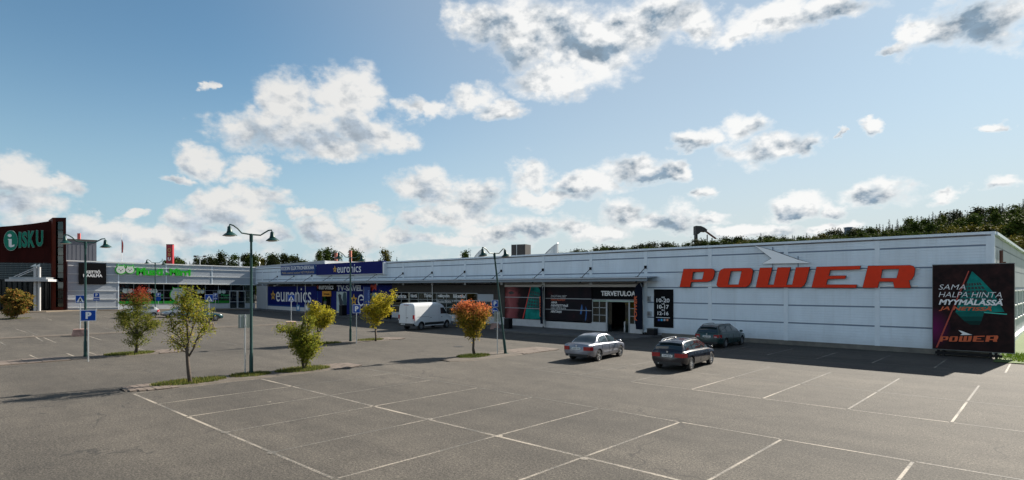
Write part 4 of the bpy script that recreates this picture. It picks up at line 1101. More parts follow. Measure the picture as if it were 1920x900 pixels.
for i, x in enumerate((513, 533, 549)):
    p = roofpt(x, 54.0); s = thing('roof_dome', ('leftmost', 'middle', 'rightmost')[i] + ' of three low white roof domes above the blue panel sign', 'skylight', p, group='white roof domes')
    MB().lathe([(1.0, .3), (1.0, .8), (.95, 1.0), (.7, 1.22), (.35, 1.33), (.001, 1.36)], 20).build('dome', mat('dome_white', (.75, .76, .75), .35), s, smooth=True); MB().box((-1.05, -1.05, 0), (1.05, 1.05, .5)).build('kerb', M_STEEL, s)
p = roofpt(882, 48.0); s = thing('roof_aerial', 'thin aerial left of the small roof ventilator', 'aerial', p); MB().tube([(0, 0, 0), (0, 0, 1.6)], .025, 6).build('mast', M_STEEL, s); MB().tube([(-.5, 0, 1.4), (.2, 0, 1.4)], .02, 6).build('arm', M_STEEL, s)
p = wp(484, 499); s = thing('roof_lamp', 'small white lamp at the inner roof corner', 'lamp', (p.x + .2, WY + .15, 7.45)); MB().tube([(0, 0, -.3), (0, 0, .45)], .05, 6).build('stem', M_WHITEL, s); MB().lathe([(.10, .4), (.13, .6), (.05, .75), (.001, .76)], 10).build('head', M_WHITEL, s)
# ================================================================== pet shop wing (faces +X, grazed by the sun)
PX = -97.6
TILT = .011
wing = thing('shop_wing', 'grey clad shop wing with white ledges and a dark window band', 'building', (-105, 30, 0))
def W(mb, name, m, parent=None, **k):
    mb.v = [(x, y, z + TILT * (42.5 - y)) for x, y, z in mb.v]
    o = mb.build(name, m, parent or wing, **k); o.matrix_parent_inverse = Matrix.Translation((105, -30, 0)); return o
Y0, Y1, YW = 17.0, 42.45, 22.9
WR = [.2, .9, 2.05, 3.22, 4.38, 5.52, 6.62, 7.20]
def wing_panel(y0, y1, z0, z1, x=PX):
    n = max(2, round((z1 - z0) / .3)); mb = MB(); prof = []
    for k in range(n):
        a, b = z0 + (z1 - z0) * k / n, z0 + (z1 - z0) * (k + 1) / n
        prof += [(a + .004, -.012), (a + .016, 0), (b - .016, 0), (b - .004, -.012)]
    for (za, xa), (zb, xb) in zip(prof, prof[1:]): mb.face([(x + xa, y0, za), (x + xa, y1, za), (x + xb, y1, zb), (x + xb, y0, zb)])
    return W(mb, 'wall_panel', M_PANELG)
segs = [Y0, YW, 29.0, 35.5, Y1]
for a, b in zip(segs, segs[1:]):
    for r in range(7):
        if a >= YW - .01 and r < 4: continue
        wing_panel(a + .06, b - .06, WR[r] + .04, WR[r + 1] - .04)
        if r and not (r == 4 and a >= YW): W(MB().box((PX - .02, a + .06, WR[r] - .04), (PX + .07, b - .06, WR[r] + .025)), 'ledge', M_LEDGE)
    W(MB().box((PX - .03, b - .06, WR[4] if b > YW + .1 else .2), (PX + .03, b + .06, 7.20)), 'joint_cover', M_TRIM)
W(MB().box((PX - .5, Y0 - .1, 7.2), (PX + .10, Y1, 7.34)), 'parapet_cap', M_LEDGE)
W(MB().box((PX - .04, YW, 4.30), (PX + .10, Y1 - .1, 4.40)), 'window_head', M_LEDGE)
W(MB().box((PX - 30, Y0, 4.38), (PX - .05, Y1 - .02, 7.15)), 'core', M_PANELG)
W(MB().box((PX - 30, Y0, 0), (PX - .05, YW - .02, 4.379)), 'core', M_PANELG)
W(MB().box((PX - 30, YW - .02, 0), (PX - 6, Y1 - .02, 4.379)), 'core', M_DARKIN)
W(MB().box((PX - 6, YW, -.1), (PX - .5, Y1 - .02, .32)), 'shop_floor', mat('shop_floor', (.22, .21, .20), .4))
GXp = PX - .35
W(MB().box((GXp - .06, YW, .2), (GXp + .02, Y1, 1.28)), 'window_base', M_PLINTH)
ny = 10
for i in range(ny):
    a, b = YW + (Y1 - YW) * i / ny, YW + (Y1 - YW) * (i + 1) / ny
    for z0, z1 in ((1.3, 2.2), (2.2, 3.35), (3.35, 4.36)):
        W(MB().box((GXp, a + .03, z0 + .02), (GXp + .015, b - .03, z1 - .02)), 'pane', M_GLASS)
    W(MB().box((GXp - .02, a - .03, 1.28), (GXp + .05, a + .03, 4.37)), 'mullion', M_FRAME)
for z in (1.30, 2.2, 3.35): W(MB().box((GXp - .02, YW, z - .025), (GXp + .045, Y1 - .1, z + .025)), 'transom', M_FRAME)
for i, y in enumerate((38.3, 39.6)):
    d = W(MB().box((GXp + .02, y, .45), (GXp + .06, y + 1.2, 3.3)), 'door', M_GLASS); 
    for yy in (y, y + 1.14): W(MB().box((GXp + .05, yy, .45), (GXp + .10, yy + .06, 3.3)), 'door_frame', M_FRAMEW)
for z in (.46, 1.5, 3.26): W(MB().box((GXp + .05, 38.3, z), (GXp + .10, 40.8, z + .06)), 'door_frame', M_FRAMEW)
def side_wt(th, body, y_0, y_1, z0, z1, m, X, ext=.03, bold=0., shear=0.):
    zt = TILT * (42.5 - (y_0 + y_1) / 2)
    o = text('lettering', body, z1 - z0, y_1 - y_0, sideframe(y_0, z0 + zt, X), m, th, ext, shear, bold); return child_world(o, th)
def side_plate(th, name, loops, yc, zc, X, m, ext, z0=0.): return child_world(plate(name, loops, sideframe(yc, zc + TILT * (42.5 - yc), X), m, th, ext, z0), th)
def YX(px): return xp(px, 500).y
def head(r, ear=.5, lean=0.0, cat=False):
    pts = []
    for k in range(32):
        a = 2 * math.pi * k / 32; rr = r * (1 + .05 * math.cos(2 * a)); pts.append((rr * math.cos(a) * .95, rr * math.sin(a)))
    i1, i2 = 5, 11
    for i, e in ((i1, ear), (i2, ear)): pts[i] = (pts[i][0] * (1 + e), pts[i][1] * (1 + e))
    return pts
ms = thing('letter_sign', 'bright green Musti ja Mirri letters with two animal head badges', 'sign', (PX, YX(290), 6))
X_ = PX + .12
for px, r in ((225.8, .70), (242.8, .63)):
    yc = YX(px); zc = xp(px, 506).z - TILT * (42.5 - yc)
    side_plate(ms, 'badge', [head(r, .45)], yc, zc, X_, M_GREEN, .12); side_plate(ms, 'badge_face', [head(r * .80, .42)], yc, zc, X_, mat('badge_white', (.62, .66, .60), .5), .012, .12)
    for dy in (-.3, .3): side_plate(ms, 'badge_dot', [circle(r * .09, 10, (r * dy, r * .12))], yc, zc, X_, M_BLACK, .006, .133)
    side_plate(ms, 'badge_dot', [circle(r * .12, 10, (0, -r * .18))], yc, zc, X_, M_BLACK, .006, .133)
zb = xp(300, 516).z
for body, a, b, y0, y1 in (('Musti', 255.5 - 0.5, 304.5, 502.2, 516.5), ('ja', 309, 315.5, 510, 516.5), ('Mirri', 317, 356.5, 504, 517)):
    za, zt = xp((a + b) / 2, y1).z, xp((a + b) / 2, y0).z
    o = text('lettering', body, zt - za, YX(b) - YX(a), sideframe(YX(a), za, X_), M_GREEN, ms, .14, 0, .045); child_world(o, ms)
ks = thing('panel_sign', 'square black sign reading KEITTIÖ MAAILMA on the grey wing', 'sign', (PX, YX(172), 5))
ya, yb = YX(147.3), YX(198.3); z0, z1 = xp(172, 533).z, xp(172, 493.2).z
child_world(MB().box((PX + .03, ya, z0), (PX + .25, yb, z1)).build('box', M_BLACKM, ks), ks)
for body, a, b, y0, y1 in (('KEITTIÖ', 160.5, 187.3, 506.3, 513), ('MAAILMA', 155, 191, 514, 519.6)):
    o = text('lettering', body, xp(173, y0).z - xp(173, y1).z, YX(b) - YX(a), sideframe(YX(a), xp(173, y1).z, PX + .255), M_WHITE, ks, .02, 0, .03); child_world(o, ks)
# window stickers
st = thing('window_stickers', 'green sill band with white animal head stickers on the pet shop windows', 'sticker', (PX, 32, 1.4))
for i in range(8):
    a, b = YW + (Y1 - YW) * i / ny + .05, YW + (Y1 - YW) * (i + 1) / ny - .05
    mb = MB().box((GXp + .018, a, 1.33), (GXp + .024, b, 1.74)); mb.v = [(x, y, z + TILT * (42.5 - y)) for x, y, z in mb.v]; child_world(mb.build('green_band', M_GREEND, st), st)
M_STK = mat('sticker_white', (.50, .56, .52), .6); M_STKG = mat('sticker_green', (.03, .30, .09), .6)
for px, r, zz in ((236, .36, 3.2), (245, .33, 3.2), (283, .36, 3.2), (292, .33, 3.2), (373, .32, 3.15), (381, .30, 3.15), (413, .32, 3.15), (421, .30, 3.15)):
    side_plate(st, 'head_sticker', [head(r, .4)], YX(px), zz, GXp + .018, M_STK, .004)
side_plate(st, 'head_sticker', [head(1.15, .3)], YX(335), 2.7, GXp + .018, M_GREEN, .004); side_plate(st, 'head_sticker', [head(1.02, .3)], YX(335), 2.7, GXp + .018, M_STK, .004, .005)
for px0, px1, t1, t2 in ((240, 262, 'Musti', 'ja Mirri'), (290, 309, 'Musti', 'ja Mirri'), (416, 434, 'Musti', 'ja Mirri')):
    side_wt(st, t1, YX(px0), YX(px1), 2.45, 2.85, M_STKG, GXp + .02, .004, .03); side_wt(st, t2, YX(px0), YX(px1), 1.95, 2.35, M_STKG, GXp + .02, .004, .03)
# goods inside
for i in range(9):
    y = YW + 1 + 2.05 * i; W(MB().box((PX - 4.2, y, .33), (PX - 3.4, y + 1.5, 1.6 + .4 * (i % 3))), 'display_shelf', mat('pet_shelf_%d' % (i % 2), ((.10, .12, .09), (.16, .13, .10))[i % 2], .7))

# grey upper storey behind the wing
p = at_depth(181, 470, 97); q = at_depth(118, 470, 93)
up = thing('upper_storey', 'dark grey upper storey with a small window behind the street lamp', 'building', (p.x, p.y, 6.9))
def U(mb, n, m): return child_world(mb.build(n, m, up), up)
zt = at_depth(181, 453, 97).z
xb = p.x
U(MB().box((xb - 14, q.y - 12, 6.9), (xb, p.y, zt)), 'block', mat('dark_grey_clad', (.085, .085, .10), .6, var=.08))
for k in range(22):
    y = p.y - .55 * k - .3
    U(MB().box((xb, y - .2, 7.0), (xb + .03, y + .2, zt - .6)), 'clad_strip', mat('dark_grey_clad2', (.10, .10, .115), .55))
U(MB().box((xb - .1, q.y - 12, zt), (xb + .15, p.y + .1, zt + .25)), 'roof_edge', M_DARKCLAD)
ya = p.y - 6.2; U(MB().box((xb + .04, ya, 7.3), (xb + .05, ya + 1.8, 9.2)), 'window', M_GLASS); U(MB().box((xb + .031, ya - .1, 7.2), (xb + .039, ya + 1.9, 9.3)), 'window_frame', M_FRAMEW)

# ================================================================== brown furniture store with the glass fin
M_RUST = mat('rust_steel', (.040, .0075, .006), .7, .0, var=.30, vscale=1.2, streak=1, spec=.08)
M_RUST2 = mat('rust_steel_bright', (.085, .014, .006), .6, .0, var=.25, vscale=1.5, spec=.1)
M_DARKGL = mat('dark_store_glass', (.010, .014, .015), .12, spec=.3)
M_GREENGL = glassmat('green_glass', (.10, .20, .18)); M_COLUMN = mat('column_grey', (.42, .42, .42), .5)
isk = thing('brown_store', 'dark rust brown curved store front with tall glass fin tower', 'building', (-100, 12, .9))
def I(mb, n, m, parent=None, **k): return child_world(mb.build(n, m, parent or isk, **k), isk)
TD = 77.0
def tp(x, y, D=TD): return at_depth(x, y, D)
gz = .95
ztop = tp(110, 408).z
# tower: front plane roughly square to the view
a = tp(98.5, 583); b = tp(124, 583)
u = (b - a); u.z = 0; tw = u.length; u.normalize(); nrm = Vector((u.y, -u.x, 0))   # towards the viewer
if nrm.dot(Vector((a.x, a.y, 0))) > 0: nrm = -nrm
TM = Matrix(((u.x, -1.0, 0, a.x), (u.y, 0.06, 0, a.y), (0, 0, 1, 0), (0, 0, 0, 1)))   # x along face, y inwards
gl0, gl1 = tw * .24, tw * .80
I(MB().box((0, 0, gz - .3), (gl0, 4.5, ztop), M=TM), 'tower_jamb', M_RUST2); I(MB().box((gl1, 0, gz - .3), (tw, 4.5, ztop), M=TM), 'tower_jamb', M_RUST)
zg1, zg0 = tp(110, 415).z, tp(110, 576).z
I(MB().box((gl0, 0, zg1), (gl1, 4.5, ztop - .002), M=TM), 'tower_head', M_RUST); I(MB().box((gl0, 0, gz - .3), (gl1, 4.5, zg0), M=TM), 'tower_sill', M_RUST2)
I(MB().box((gl0, 2.6, zg0), (gl1, 4.5, zg1), M=TM), 'tower_back', mat('tower_inside', (.03, .05, .045), .7))
np_ = 10
for k in range(np_):
    z0, z1 = zg0 + (zg1 - zg0) * k / np_, zg0 + (zg1 - zg0) * (k + 1) / np_
    I(MB().box((gl0, .25, z0 + .03), (gl1, .27, z1 - .03), M=TM), 'pane', M_GREENGL); I(MB().box((gl0, .20, z1 - .04), (gl1, .32, z1 + .04), M=TM), 'transom', M_RUST)
# curved facade, leaving the tower towards the left
Ds = [78.2, 77.8, 77.3, 76.8, 76.3, 75.8, 75.0, 74.2, 73.4]
cp = [tp(x_, 560, D_) for x_, D_ in zip((99, 80, 60, 40, 20, 0, -40, -90, -150), Ds)]
tops = [413.5, 416.5, 419.5, 421.6, 423.5, 425, 427, 428, 428]
pts = [Vector((q.x, q.y)) for q in cp]
zt_ = [CAMH - D * (y - HY) / F for D, y in zip(Ds, tops)]
zt_ = zt_[:6] + [zt_[5] - .05, zt_[5] - .1, zt_[5] - .1]
zlow = 7.2
def strip(k, z0a, z0b, z1a, z1b, off, m, name, sub=4):
    mb = MB(); A, B = pts[k], pts[k + 1]; d = (B - A).normalized(); n2 = Vector((-d.y, d.x)); 
    if n2.dot(A) > 0: n2 = -n2
    A2, B2 = A + n2 * off, B + n2 * off
    mb.face([(A2.x, A2.y, z0a), (B2.x, B2.y, z0b), (B2.x, B2.y, z1b), (A2.x, A2.y, z1a)])
    return I(mb, name, m)
for k in range(len(pts) - 1):
    strip(k, zlow, zlow, zt_[k], zt_[k + 1], 0, M_RUST, 'facade_panel')
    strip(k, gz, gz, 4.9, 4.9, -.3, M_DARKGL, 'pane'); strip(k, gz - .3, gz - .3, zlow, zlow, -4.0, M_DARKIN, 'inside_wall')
    for j in range(9):
        z = 5.1 + .235 * j; strip(k, z, z, z + .10, z + .10, .15, mat('louvre_grey', (.11, .14, .145), .6, .0), 'louvre')
    strip(k, 4.9, 4.9, zlow, zlow, -.35, mat('louvre_back', (.04, .055, .06), .6), 'louvre_back')
    A = pts[k]; 
    for f in (0, .5):
        P = pts[k].lerp(pts[k + 1], f); I(MB().box((P.x - .05, P.y - .05, gz - .2), (P.x + .05, P.y + .05, 7.2)), 'mullion', M_DARKGL)
    B = pts[k + 1]
    mb = MB().face([(A.x, A.y, zt_[k]), (B.x, B.y, zt_[k + 1]), (B.x - 9, B.y + 1, zt_[k + 1]), (A.x - 9, A.y + 1, zt_[k])]); I(mb, 'roof', M_SLATE)
# entrance roof on two paired columns
e0, e1 = tp(9, 523, 72.0), tp(90, 523, 73.6)
ud = (e1 - e0); ud.z = 0; el_ = ud.length; ud.normalize(); nd_ = Vector((ud.y, -ud.x, 0)); nd_ = -nd_ if nd_.dot(e0) > 0 else nd_
EM = Matrix(((ud.x, -nd_.x, 0, e0.x), (ud.y, -nd_.y, 0, e0.y), (0, 0, 1, 0), (0, 0, 0, 1)))
zc0, zc1 = tp(50, 527.5, 72).z, tp(50, 519.5, 72).z
I(MB().box((0, 0, zc0), (el_, 3.6, zc0 + .28), M=EM), 'entrance_roof', M_COLUMN); I(MB().box((.3, .3, zc0 + .28), (el_ - .3, 3.4, zc1), M=EM), 'entrance_roof_top', M_FRAME)
for f in (.64, .735):
    I(MB().tube([EM @ Vector((el_ * f, .8, gz - .2)), EM @ Vector((el_ * f, .8, zc0))], .17, 12), 'column', M_COLUMN); I(MB().tube([EM @ Vector((el_ * f, .8, zc1)), EM @ Vector((el_ * f, .8, zc1 + 1.3))], .17, 12), 'column_top', M_COLUMN)
    I(MB().tube([EM @ Vector((el_ * f, .8, zc1 + 1.25)), EM @ Vector((el_ * (f - .5), .8, zc1 + .05))], .04, 6), 'tie_rod', M_STEEL)
    I(MB().face([EM @ Vector((el_ * f - .5, .78, zc1 + 1.35)), EM @ Vector((el_ * f + .1, .78, zc1 + 1.35)), EM @ Vector((el_ * f + .1, .78, zc1 + 1.75))]), 'column_fin', M_STEEL)
# green letters
sg = thing('letter_sign', 'green ISKU letters with a round i emblem on the rust brown wall', 'sign', tp(50, 450, 75).to_tuple())
def onfac(x, y, off=.25):
    # point of the facade at picture column x
    best = None
    dx, dy = ray(x)
    for k in range(len(pts) - 1):
        A, B = pts[k], pts[k + 1]; den = dx * (B.y - A.y) - dy * (B.x - A.x)
        t_ = (dx * -A.y + dy * A.x) / den if abs(den) > 1e-9 else -1
        if -.001 <= t_ <= 1.001:
            P = A.lerp(B, t_); D = P.y / dy; d = (A - B).normalized()
            return Vector((P.x, P.y, CAMH - D * (y - HY) / F)), Vector((d.x, d.y, 0))
    raise ValueError(x)
def fac_frame(x, y, off):
    P, d = onfac(x, y); n = d.cross(Vector((0, 0, 1)))
    if n.dot(P) > 0: d = -d; n = -n
    # faces the viewer with reading direction to the right
    return frame(P + n * off, d, (0, 0, 1))
M_ISG = mat('isku_green', (.012, .20, .13), .5, spec=.2); M_ISE = mat('isku_edge', (.30, .38, .34), .5)
s_ = 75.0 / F
Fm = fac_frame(22.2, 451.5, .25); child_world(plate('emblem', [circle(19.5 * s_, 30, sx=.54)], Fm, M_ISE, sg, .2), sg); child_world(plate('emblem_face', [circle(18.6 * s_, 30, sx=.54)], Fm, M_ISG, sg, .02, .2), sg)
child_world(plate('emblem_dot', [circle(3.0 * s_, 14, (-1.5 * s_, 9.5 * s_))], Fm, M_LEDGE, sg, .012, .22), sg)
child_world(plate('emblem_stem', [[(-4.5 * s_, 3 * s_), (1.5 * s_, 3 * s_), (1.5 * s_, -9 * s_), (6 * s_, -7 * s_), (5 * s_, -11 * s_), (0, -13 * s_), (-3 * s_, -11 * s_), (-3 * s_, 0)]], Fm, M_LEDGE, sg, .012, .22), sg)
for ch, xa, xb_, y0, y1 in (('I', 36.5, 41.5, 434.5, 465), ('S', 42.5, 53, 433.5, 464.5), ('K', 54, 67, 432, 464), ('U', 69, 82.5, 430.8, 462.5)):
    P, d = onfac((xa + xb_) / 2, y1); Fm = fac_frame(xa, y1, .25); Pa, _ = onfac(xa, y1); Pb, _ = onfac(xb_, y1)
    h = (y1 - y0) * s_; w = (Pb - Pa).to_2d().length
    child_world(text('lettering', ch, h, w, Fm, M_ISE, sg, .18, 0, .05), sg); child_world(text('lettering', ch, h * .97, w * .97, Fm @ Matrix.Translation((w * .015, h * .015, .181)), M_ISG, sg, .02, 0, .04), sg)

# ================================================================== lamps and road signs
def lamp(base, h, rz, label, lean=(0, 0)):
    t = thing('street_lamp', label, 'street lamp', base, group='green twin lamps of the parking lot')
    t.rotation_euler = (lean[0], lean[1], rz)
    MB().tube([(0, 0, 0), (0, 0, .9), (0, 0, .95), (0, 0, h)], [.085, .085, .065, .05], 12).build('pole', M_GREENP, t, smooth=True)
    MB().lathe([(.20, 0), (.20, .03), (.10, .05), (.10, .12)], 12).build('base_plate', M_GREENP, t); MB().lathe([(.075, h - .35), (.075, h), (.05, h + .02)], 12).build('collar', M_GREENP, t)
    for s in (-1, 1):
        dz = .06 * -s
        P = [(0, 0, h - .02), (s * .42, 0, h + dz * .4), (s * .60, 0, h + .16 + dz), (s * .78, 0, h + .28 + dz), (s * .93, 0, h + .31 + dz), (s * .95, 0, h + .22 + dz)]
        arm = MB().tube(P, .033, 8).build('arm', M_GREENP, t, smooth=True)
        Mh = Matrix.Translation((s * .95, 0, h + .22 + dz)) @ Matrix.Rotation(-.06, 4, 'Y')
        hd = MB().lathe([(.03, .02), (.075, -.01), (.105, -.20), (.13, -.24), (.12, -.26), (.20, -.31), (.29, -.385), (.305, -.41), (.28, -.40)], 20, M=Mh).build('lamp_shade', M_GREENP, t, smooth=True)
        MB().lathe([(.28, -.402), (.18, -.44), (.001, -.455)], 16, M=Mh).build('lamp_glass', mat('lamp_glass', (.55, .55, .52), .25), hd, smooth=True)
    return t
lamp(gp(160, 670), 6.55, R(90), 'green twin lamp beside the large left P sign'); lamp(gp(471, 703), 6.40, R(88), 'nearest tall green twin lamp between slender and bushy trees')
lamp(gp(657, 641), 6.15, R(90), 'green twin lamp in front of the blue shop front'); 
L4 = gp(948, 664); lamp(L4, 6.05, R(90), 'leaning green twin lamp beside the orange tree', lean=(0, 0)); l4 = bpy.data.objects['street_lamp.003']
ax = Vector((CT, ST, 0)); l4.rotation_euler = (Matrix.Rotation(-.112, 3, Vector((-ST, CT, 0))) @ Matrix.Rotation(R(90), 3, 'Z')).to_euler()
l5 = gp(291, 588); lamp(l5, 6.6, R(90), 'far green twin lamp in front of the pet shop windows')

def facing(P, off=0.0): return math.atan2(-P.x, P.y) + off      # turn so that local -Y looks at the viewer
def sign_p(th, z, w, h, extra=None, back=False):
    """a P plate, white rimmed"""
    MB().box((-w / 2, -.05, z), (w / 2, -.03, z + h)).build('plate', M_WHITE, th)
    MB().box((-w / 2 + .03, -.056, z + .03), (w / 2 - .03, -.051, z + h - .03)).build('plate_face', M_SIGNBLUE, th)
    text('lettering', 'P', h * .62, h * .42, frame((-h * .19, -.057, z + h * .2), (1, 0, 0), (0, 0, 1)), M_WHITE, th, .006, 0, .05)
def post(th, h, r=.032, m=None): MB().tube([(0, 0, 0), (0, 0, h)], r, 8).build('post', m or M_STEEL, th)
def signpost(name, label, x, y, cat='road sign', group=None, P=None):
    P = P or gp(x, y); return thing(name, label, cat, P, facing(P), group), P
def px_h(P, dy):  # metres for dy picture rows at that distance
    D = -P.x * ST + P.y * CT; return dy * D / F
def zrow(P, y): D = -P.x * ST + P.y * CT; return CAMH - D * (y - HY) / F - P.z
t, P = signpost('parking_sign', 'large blue P sign on a post beside the left lamp', 165.5, 678)
post(t, zrow(P, 581)); sign_p(t, zrow(P, 602), px_h(P, 24), px_h(P, 21))
t, P = signpost('parking_sign', 'blue P sign on a post in front of the yellow tree', 668.5, 644)
post(t, zrow(P, 571)); sign_p(t, zrow(P, 587), px_h(P, 14), px_h(P, 16))
for lab, x, y, top, bot, w in (('back of a grey sign plate beside the nearest lamp', 459.6, 703, 589.5, 615, 23), ('back of a pale sign plate on a post beside the leaning lamp', 932.6, 664.5, 584, 603, 12)):
    t, P = signpost('sign_back', lab, x, y)
    post(t, zrow(P, top)); MB().box((-px_h(P, w) / 2, .034, zrow(P, bot)), (px_h(P, w) / 2, .05, zrow(P, top))).build('plate', mat('sign_back_grey', (.30, .34, .30), .5, .2, var=.12), t)
    for z in (zrow(P, bot - 4), zrow(P, top + 4)): MB().box((-.05, -.04, z - .03), (.05, .034, z + .03)).build('clamp', M_STEEL, t)
    if w > 20: MB().box((-px_h(P, w) / 2 + .05, -.012, zrow(P, bot - 1)), (-px_h(P, w) / 2 + .08, .034, zrow(P, top + 1))).build('stiffener', M_STEEL, t)
    t.rotation_euler.z += R(18)
def block(th, w, m):
    mb = MB(); d = .28
    prof = [(-w / 2, 0), (w / 2, 0), (w / 2 - .12, .55), (-w / 2 + .12, .55)]
    mb.face([(x, -d, z) for x, z in prof]); mb.face([(x, d, z) for x, z in prof][::-1])
    for i in range(4): a, b = prof[i], prof[(i + 1) % 4]; mb.face([(a[0], d, a[1]), (b[0], d, b[1]), (b[0], -d, b[1]), (a[0], -d, a[1])])
    mb.build('foot_block', m, th)
M_BLK1 = mat('block_red_white', (.40, .24, .20), .8, var=.5, vscale=2.2); M_BLK2 = mat('block_orange', (.55, .38, .26), .8, var=.4, vscale=2.5)
def crossing(x, y, ytop, ybot, label, wpx, m, ysl):
    t, P = signpost('crossing_sign', label, x, y, group='pedestrian crossing signs on concrete feet')
    block(t, px_h(P, wpx), m); s = px_h(P, ybot - ytop); z = zrow(P, ybot); post(t, z + s, .035)
    MB().box((-s / 2, -.06, z), (s / 2, -.04, z + s)).build('plate', M_WHITE, t); MB().box((-s / 2 + .025, -.066, z + .025), (s / 2 - .025, -.061, z + s - .025)).build('plate_face', M_SIGNBLUE, t)
    plate('triangle', [[(-s * .40, s * .12), (s * .40, s * .12), (0, s * .84)]], frame((0, -.067, z), (1, 0, 0), (0, 0, 1)), M_WHITE, t, .005)
    plate('walker', [[(-s * .16, s * .14), (-s * .08, s * .14), (0, s * .34), (s * .10, s * .14), (s * .17, s * .14), (s * .05, s * .42), (s * .10, s * .36), (s * .12, s * .40), (s * .04, s * .56), (-s * .04, s * .56), (-s * .12, s * .40), (-s * .09, s * .38), (-s * .04, s * .44)]], frame((0, -.073, z), (1, 0, 0), (0, 0, 1)), M_BLACK, t, .004)
    plate('walker_head', [circle(s * .045, 10, (0, s * .62))], frame((0, -.073, z), (1, 0, 0), (0, 0, 1)), M_BLACK, t, .004)
crossing(150.5, 630, 553.5, 568.5, 'crossing sign on a red and white foot behind the left lamp', 27, M_BLK1, 0)
crossing(392, 617, 552, 566, 'crossing sign behind the slender tree', 20, M_BLK2, 0)
crossing(546, 613.5, 552.5, 565, 'crossing sign in front of the wide blue banner', 22, M_BLK2, 0)
t, P = signpost('direction_sign', 'blue P sign over a round arrow sign behind the leaning lamp', 928, 617)
block(t, px_h(P, 18), M_BLK1); z = zrow(P, 575.5); post(t, zrow(P, 562), .035); sign_p(t, z, px_h(P, 12), px_h(P, 13))
r = px_h(P, 6.3); zc = zrow(P, 582.5)
plate('roundel_rim', [circle(r)], frame((0, -.04, zc), (1, 0, 0), (0, 0, 1)), M_WHITE, t, .015); plate('roundel', [circle(r * .92)], frame((0, -.056, zc), (1, 0, 0), (0, 0, 1)), M_SIGNBLUE, t, .006)
plate('arrow', [[(-.65 * r, 0), (-.25 * r, .32 * r), (-.25 * r, .1 * r), (.62 * r, .1 * r), (.62 * r, -.1 * r), (-.25 * r, -.1 * r), (-.25 * r, -.32 * r)]], frame((0, -.063, zc), (1, 0, 0), (0, 0, 1)), M_WHITE, t, .005)
for lab, x, yb, yt, ym, yb2, w in (('small blue P sign with text plate by the grey wing', 181, 584, 549, 557.5, 563.5, 9.5), ('blue P sign with round plate in front of the pet shop windows', 297, 587, 549, 556, 564, 8), ('blue P sign with text plate right of the slender tree', 404, 582, 549.5, 557, 562, 7.5)):
    t, P = signpost('parking_sign', lab, x, yb); post(t, zrow(P, yt), .03); sign_p(t, zrow(P, ym), px_h(P, w), px_h(P, ym - yt))
    if 'round' in lab: plate('roundel', [circle(px_h(P, 4.2))], frame((0, -.05, zrow(P, 560.5)), (1, 0, 0), (0, 0, 1)), M_SIGNBLUE, t, .02); MB().box((-.2, -.056, zrow(P, 561)), (.2, -.051, zrow(P, 560))).build('bar', M_WHITE, t)
    else:
        MB().box((-px_h(P, w) / 2, -.05, zrow(P, yb2)), (px_h(P, w) / 2, -.03, zrow(P, ym + .8))).build('text_plate', M_SIGNBLUE, t); MB().box((-px_h(P, w) / 2 + .06, -.056, zrow(P, (ym + yb2) / 2 + 1)), (px_h(P, w) / 2 - .06, -.051, zrow(P, (ym + yb2) / 2))).build('text_bar', M_WHITE, t)
# far masts behind the roofs
P = at_depth(228, 560, 125); t = thing('flagpole', 'thin white flagpole with a drooping red pennant behind the wing', 'flagpole', (P.x, P.y, .9)); zt = at_depth(228, 438, 125).z
MB().tube([(0, 0, 0), (0, 0, zt - .9)], [.09, .05], 8).build('pole', M_WHITEL, t); MB().grid(lambda u, v: (.25 * u * CT + .1 * math.sin(v * 5) * u, .25 * u * ST, zt - 2.0 - 3.0 * v - .6 * u * (1 - v)), [0, .5, 1, 1.4], [k / 6 for k in range(7)]).build('pennant', mat('pennant_red', (.5, .06, .05), .7), t)
P = at_depth(319, 560, 132); t = thing('pylon_sign', 'tall red pylon sign with pale marks behind the pet shop', 'pylon', (P.x, P.y, .9), TH); zt = at_depth(319, 459, 132).z - .9; zb_ = at_depth(319, 497, 132).z - 1.5
MB().box((-.72, -.3, 0), (.72, .3, zt)).build('pylon', mat('pylon_red', (.32, .012, .022), .5), t); MB().box((-.72, -.31, zt), (.72, .31, zt + .12)).build('cap', M_BLACK, t)
plate('ring', [circle(.42, 20), circle(.24, 20)], frame((0, -.31, zt - 1.2), (1, 0, 0), (0, 0, 1)), mat('ring_gold', (.45, .24, .07), .5), t, .02)
for k, (cz, ch) in enumerate(((zt - 2.6, 'S'), (zt - 3.6, 'U'))): text('lettering', ch, .75, .7, frame((-.35, -.31, cz), (1, 0, 0), (0, 0, 1)), mat('ring_gold', (), .5) if k == 0 else M_WHITE, t, .02, 0, .05)
P = at_depth(375, 560, 140); t = thing('floodlight_mast', 'floodlight mast with two lamps above the tree line', 'light mast', (P.x, P.y, .5), TH); zt = at_depth(375, 481.5, 140).z - .5
MB().tube([(0, 0, 0), (0, 0, zt)], .11, 8).build('mast', M_STEEL, t); MB().tube([(-1.2, 0, zt), (1.2, 0, zt)], .08, 6).build('crossbar', M_STEEL, t)
for s in (-1, 1): MB().box((s * 1.15 - .3, -.2, zt), (s * 1.15 + .3, .2, zt + .3)).build('floodlight', M_BLACK, t)
for lab, x, yt, D in (('shorter brick red pylon left of the far lamp', 630, 474.5, 118), ('taller brick red pylon behind the far lamp', 657, 470, 118)):
    P = at_depth(x, 560, D); t = thing('pylon', lab, 'pylon', (P.x, P.y, 0), TH); zt = at_depth(x, yt, D).z
    MB().box((-.24, -.24, 0), (.24, .24, zt)).build('shaft', mat('pylon_brick', (.40, .13, .09), .7, var=.15), t); MB().box((-.30, -.30, zt), (.30, .30, zt + .12)).build('cap', M_CONC, t)
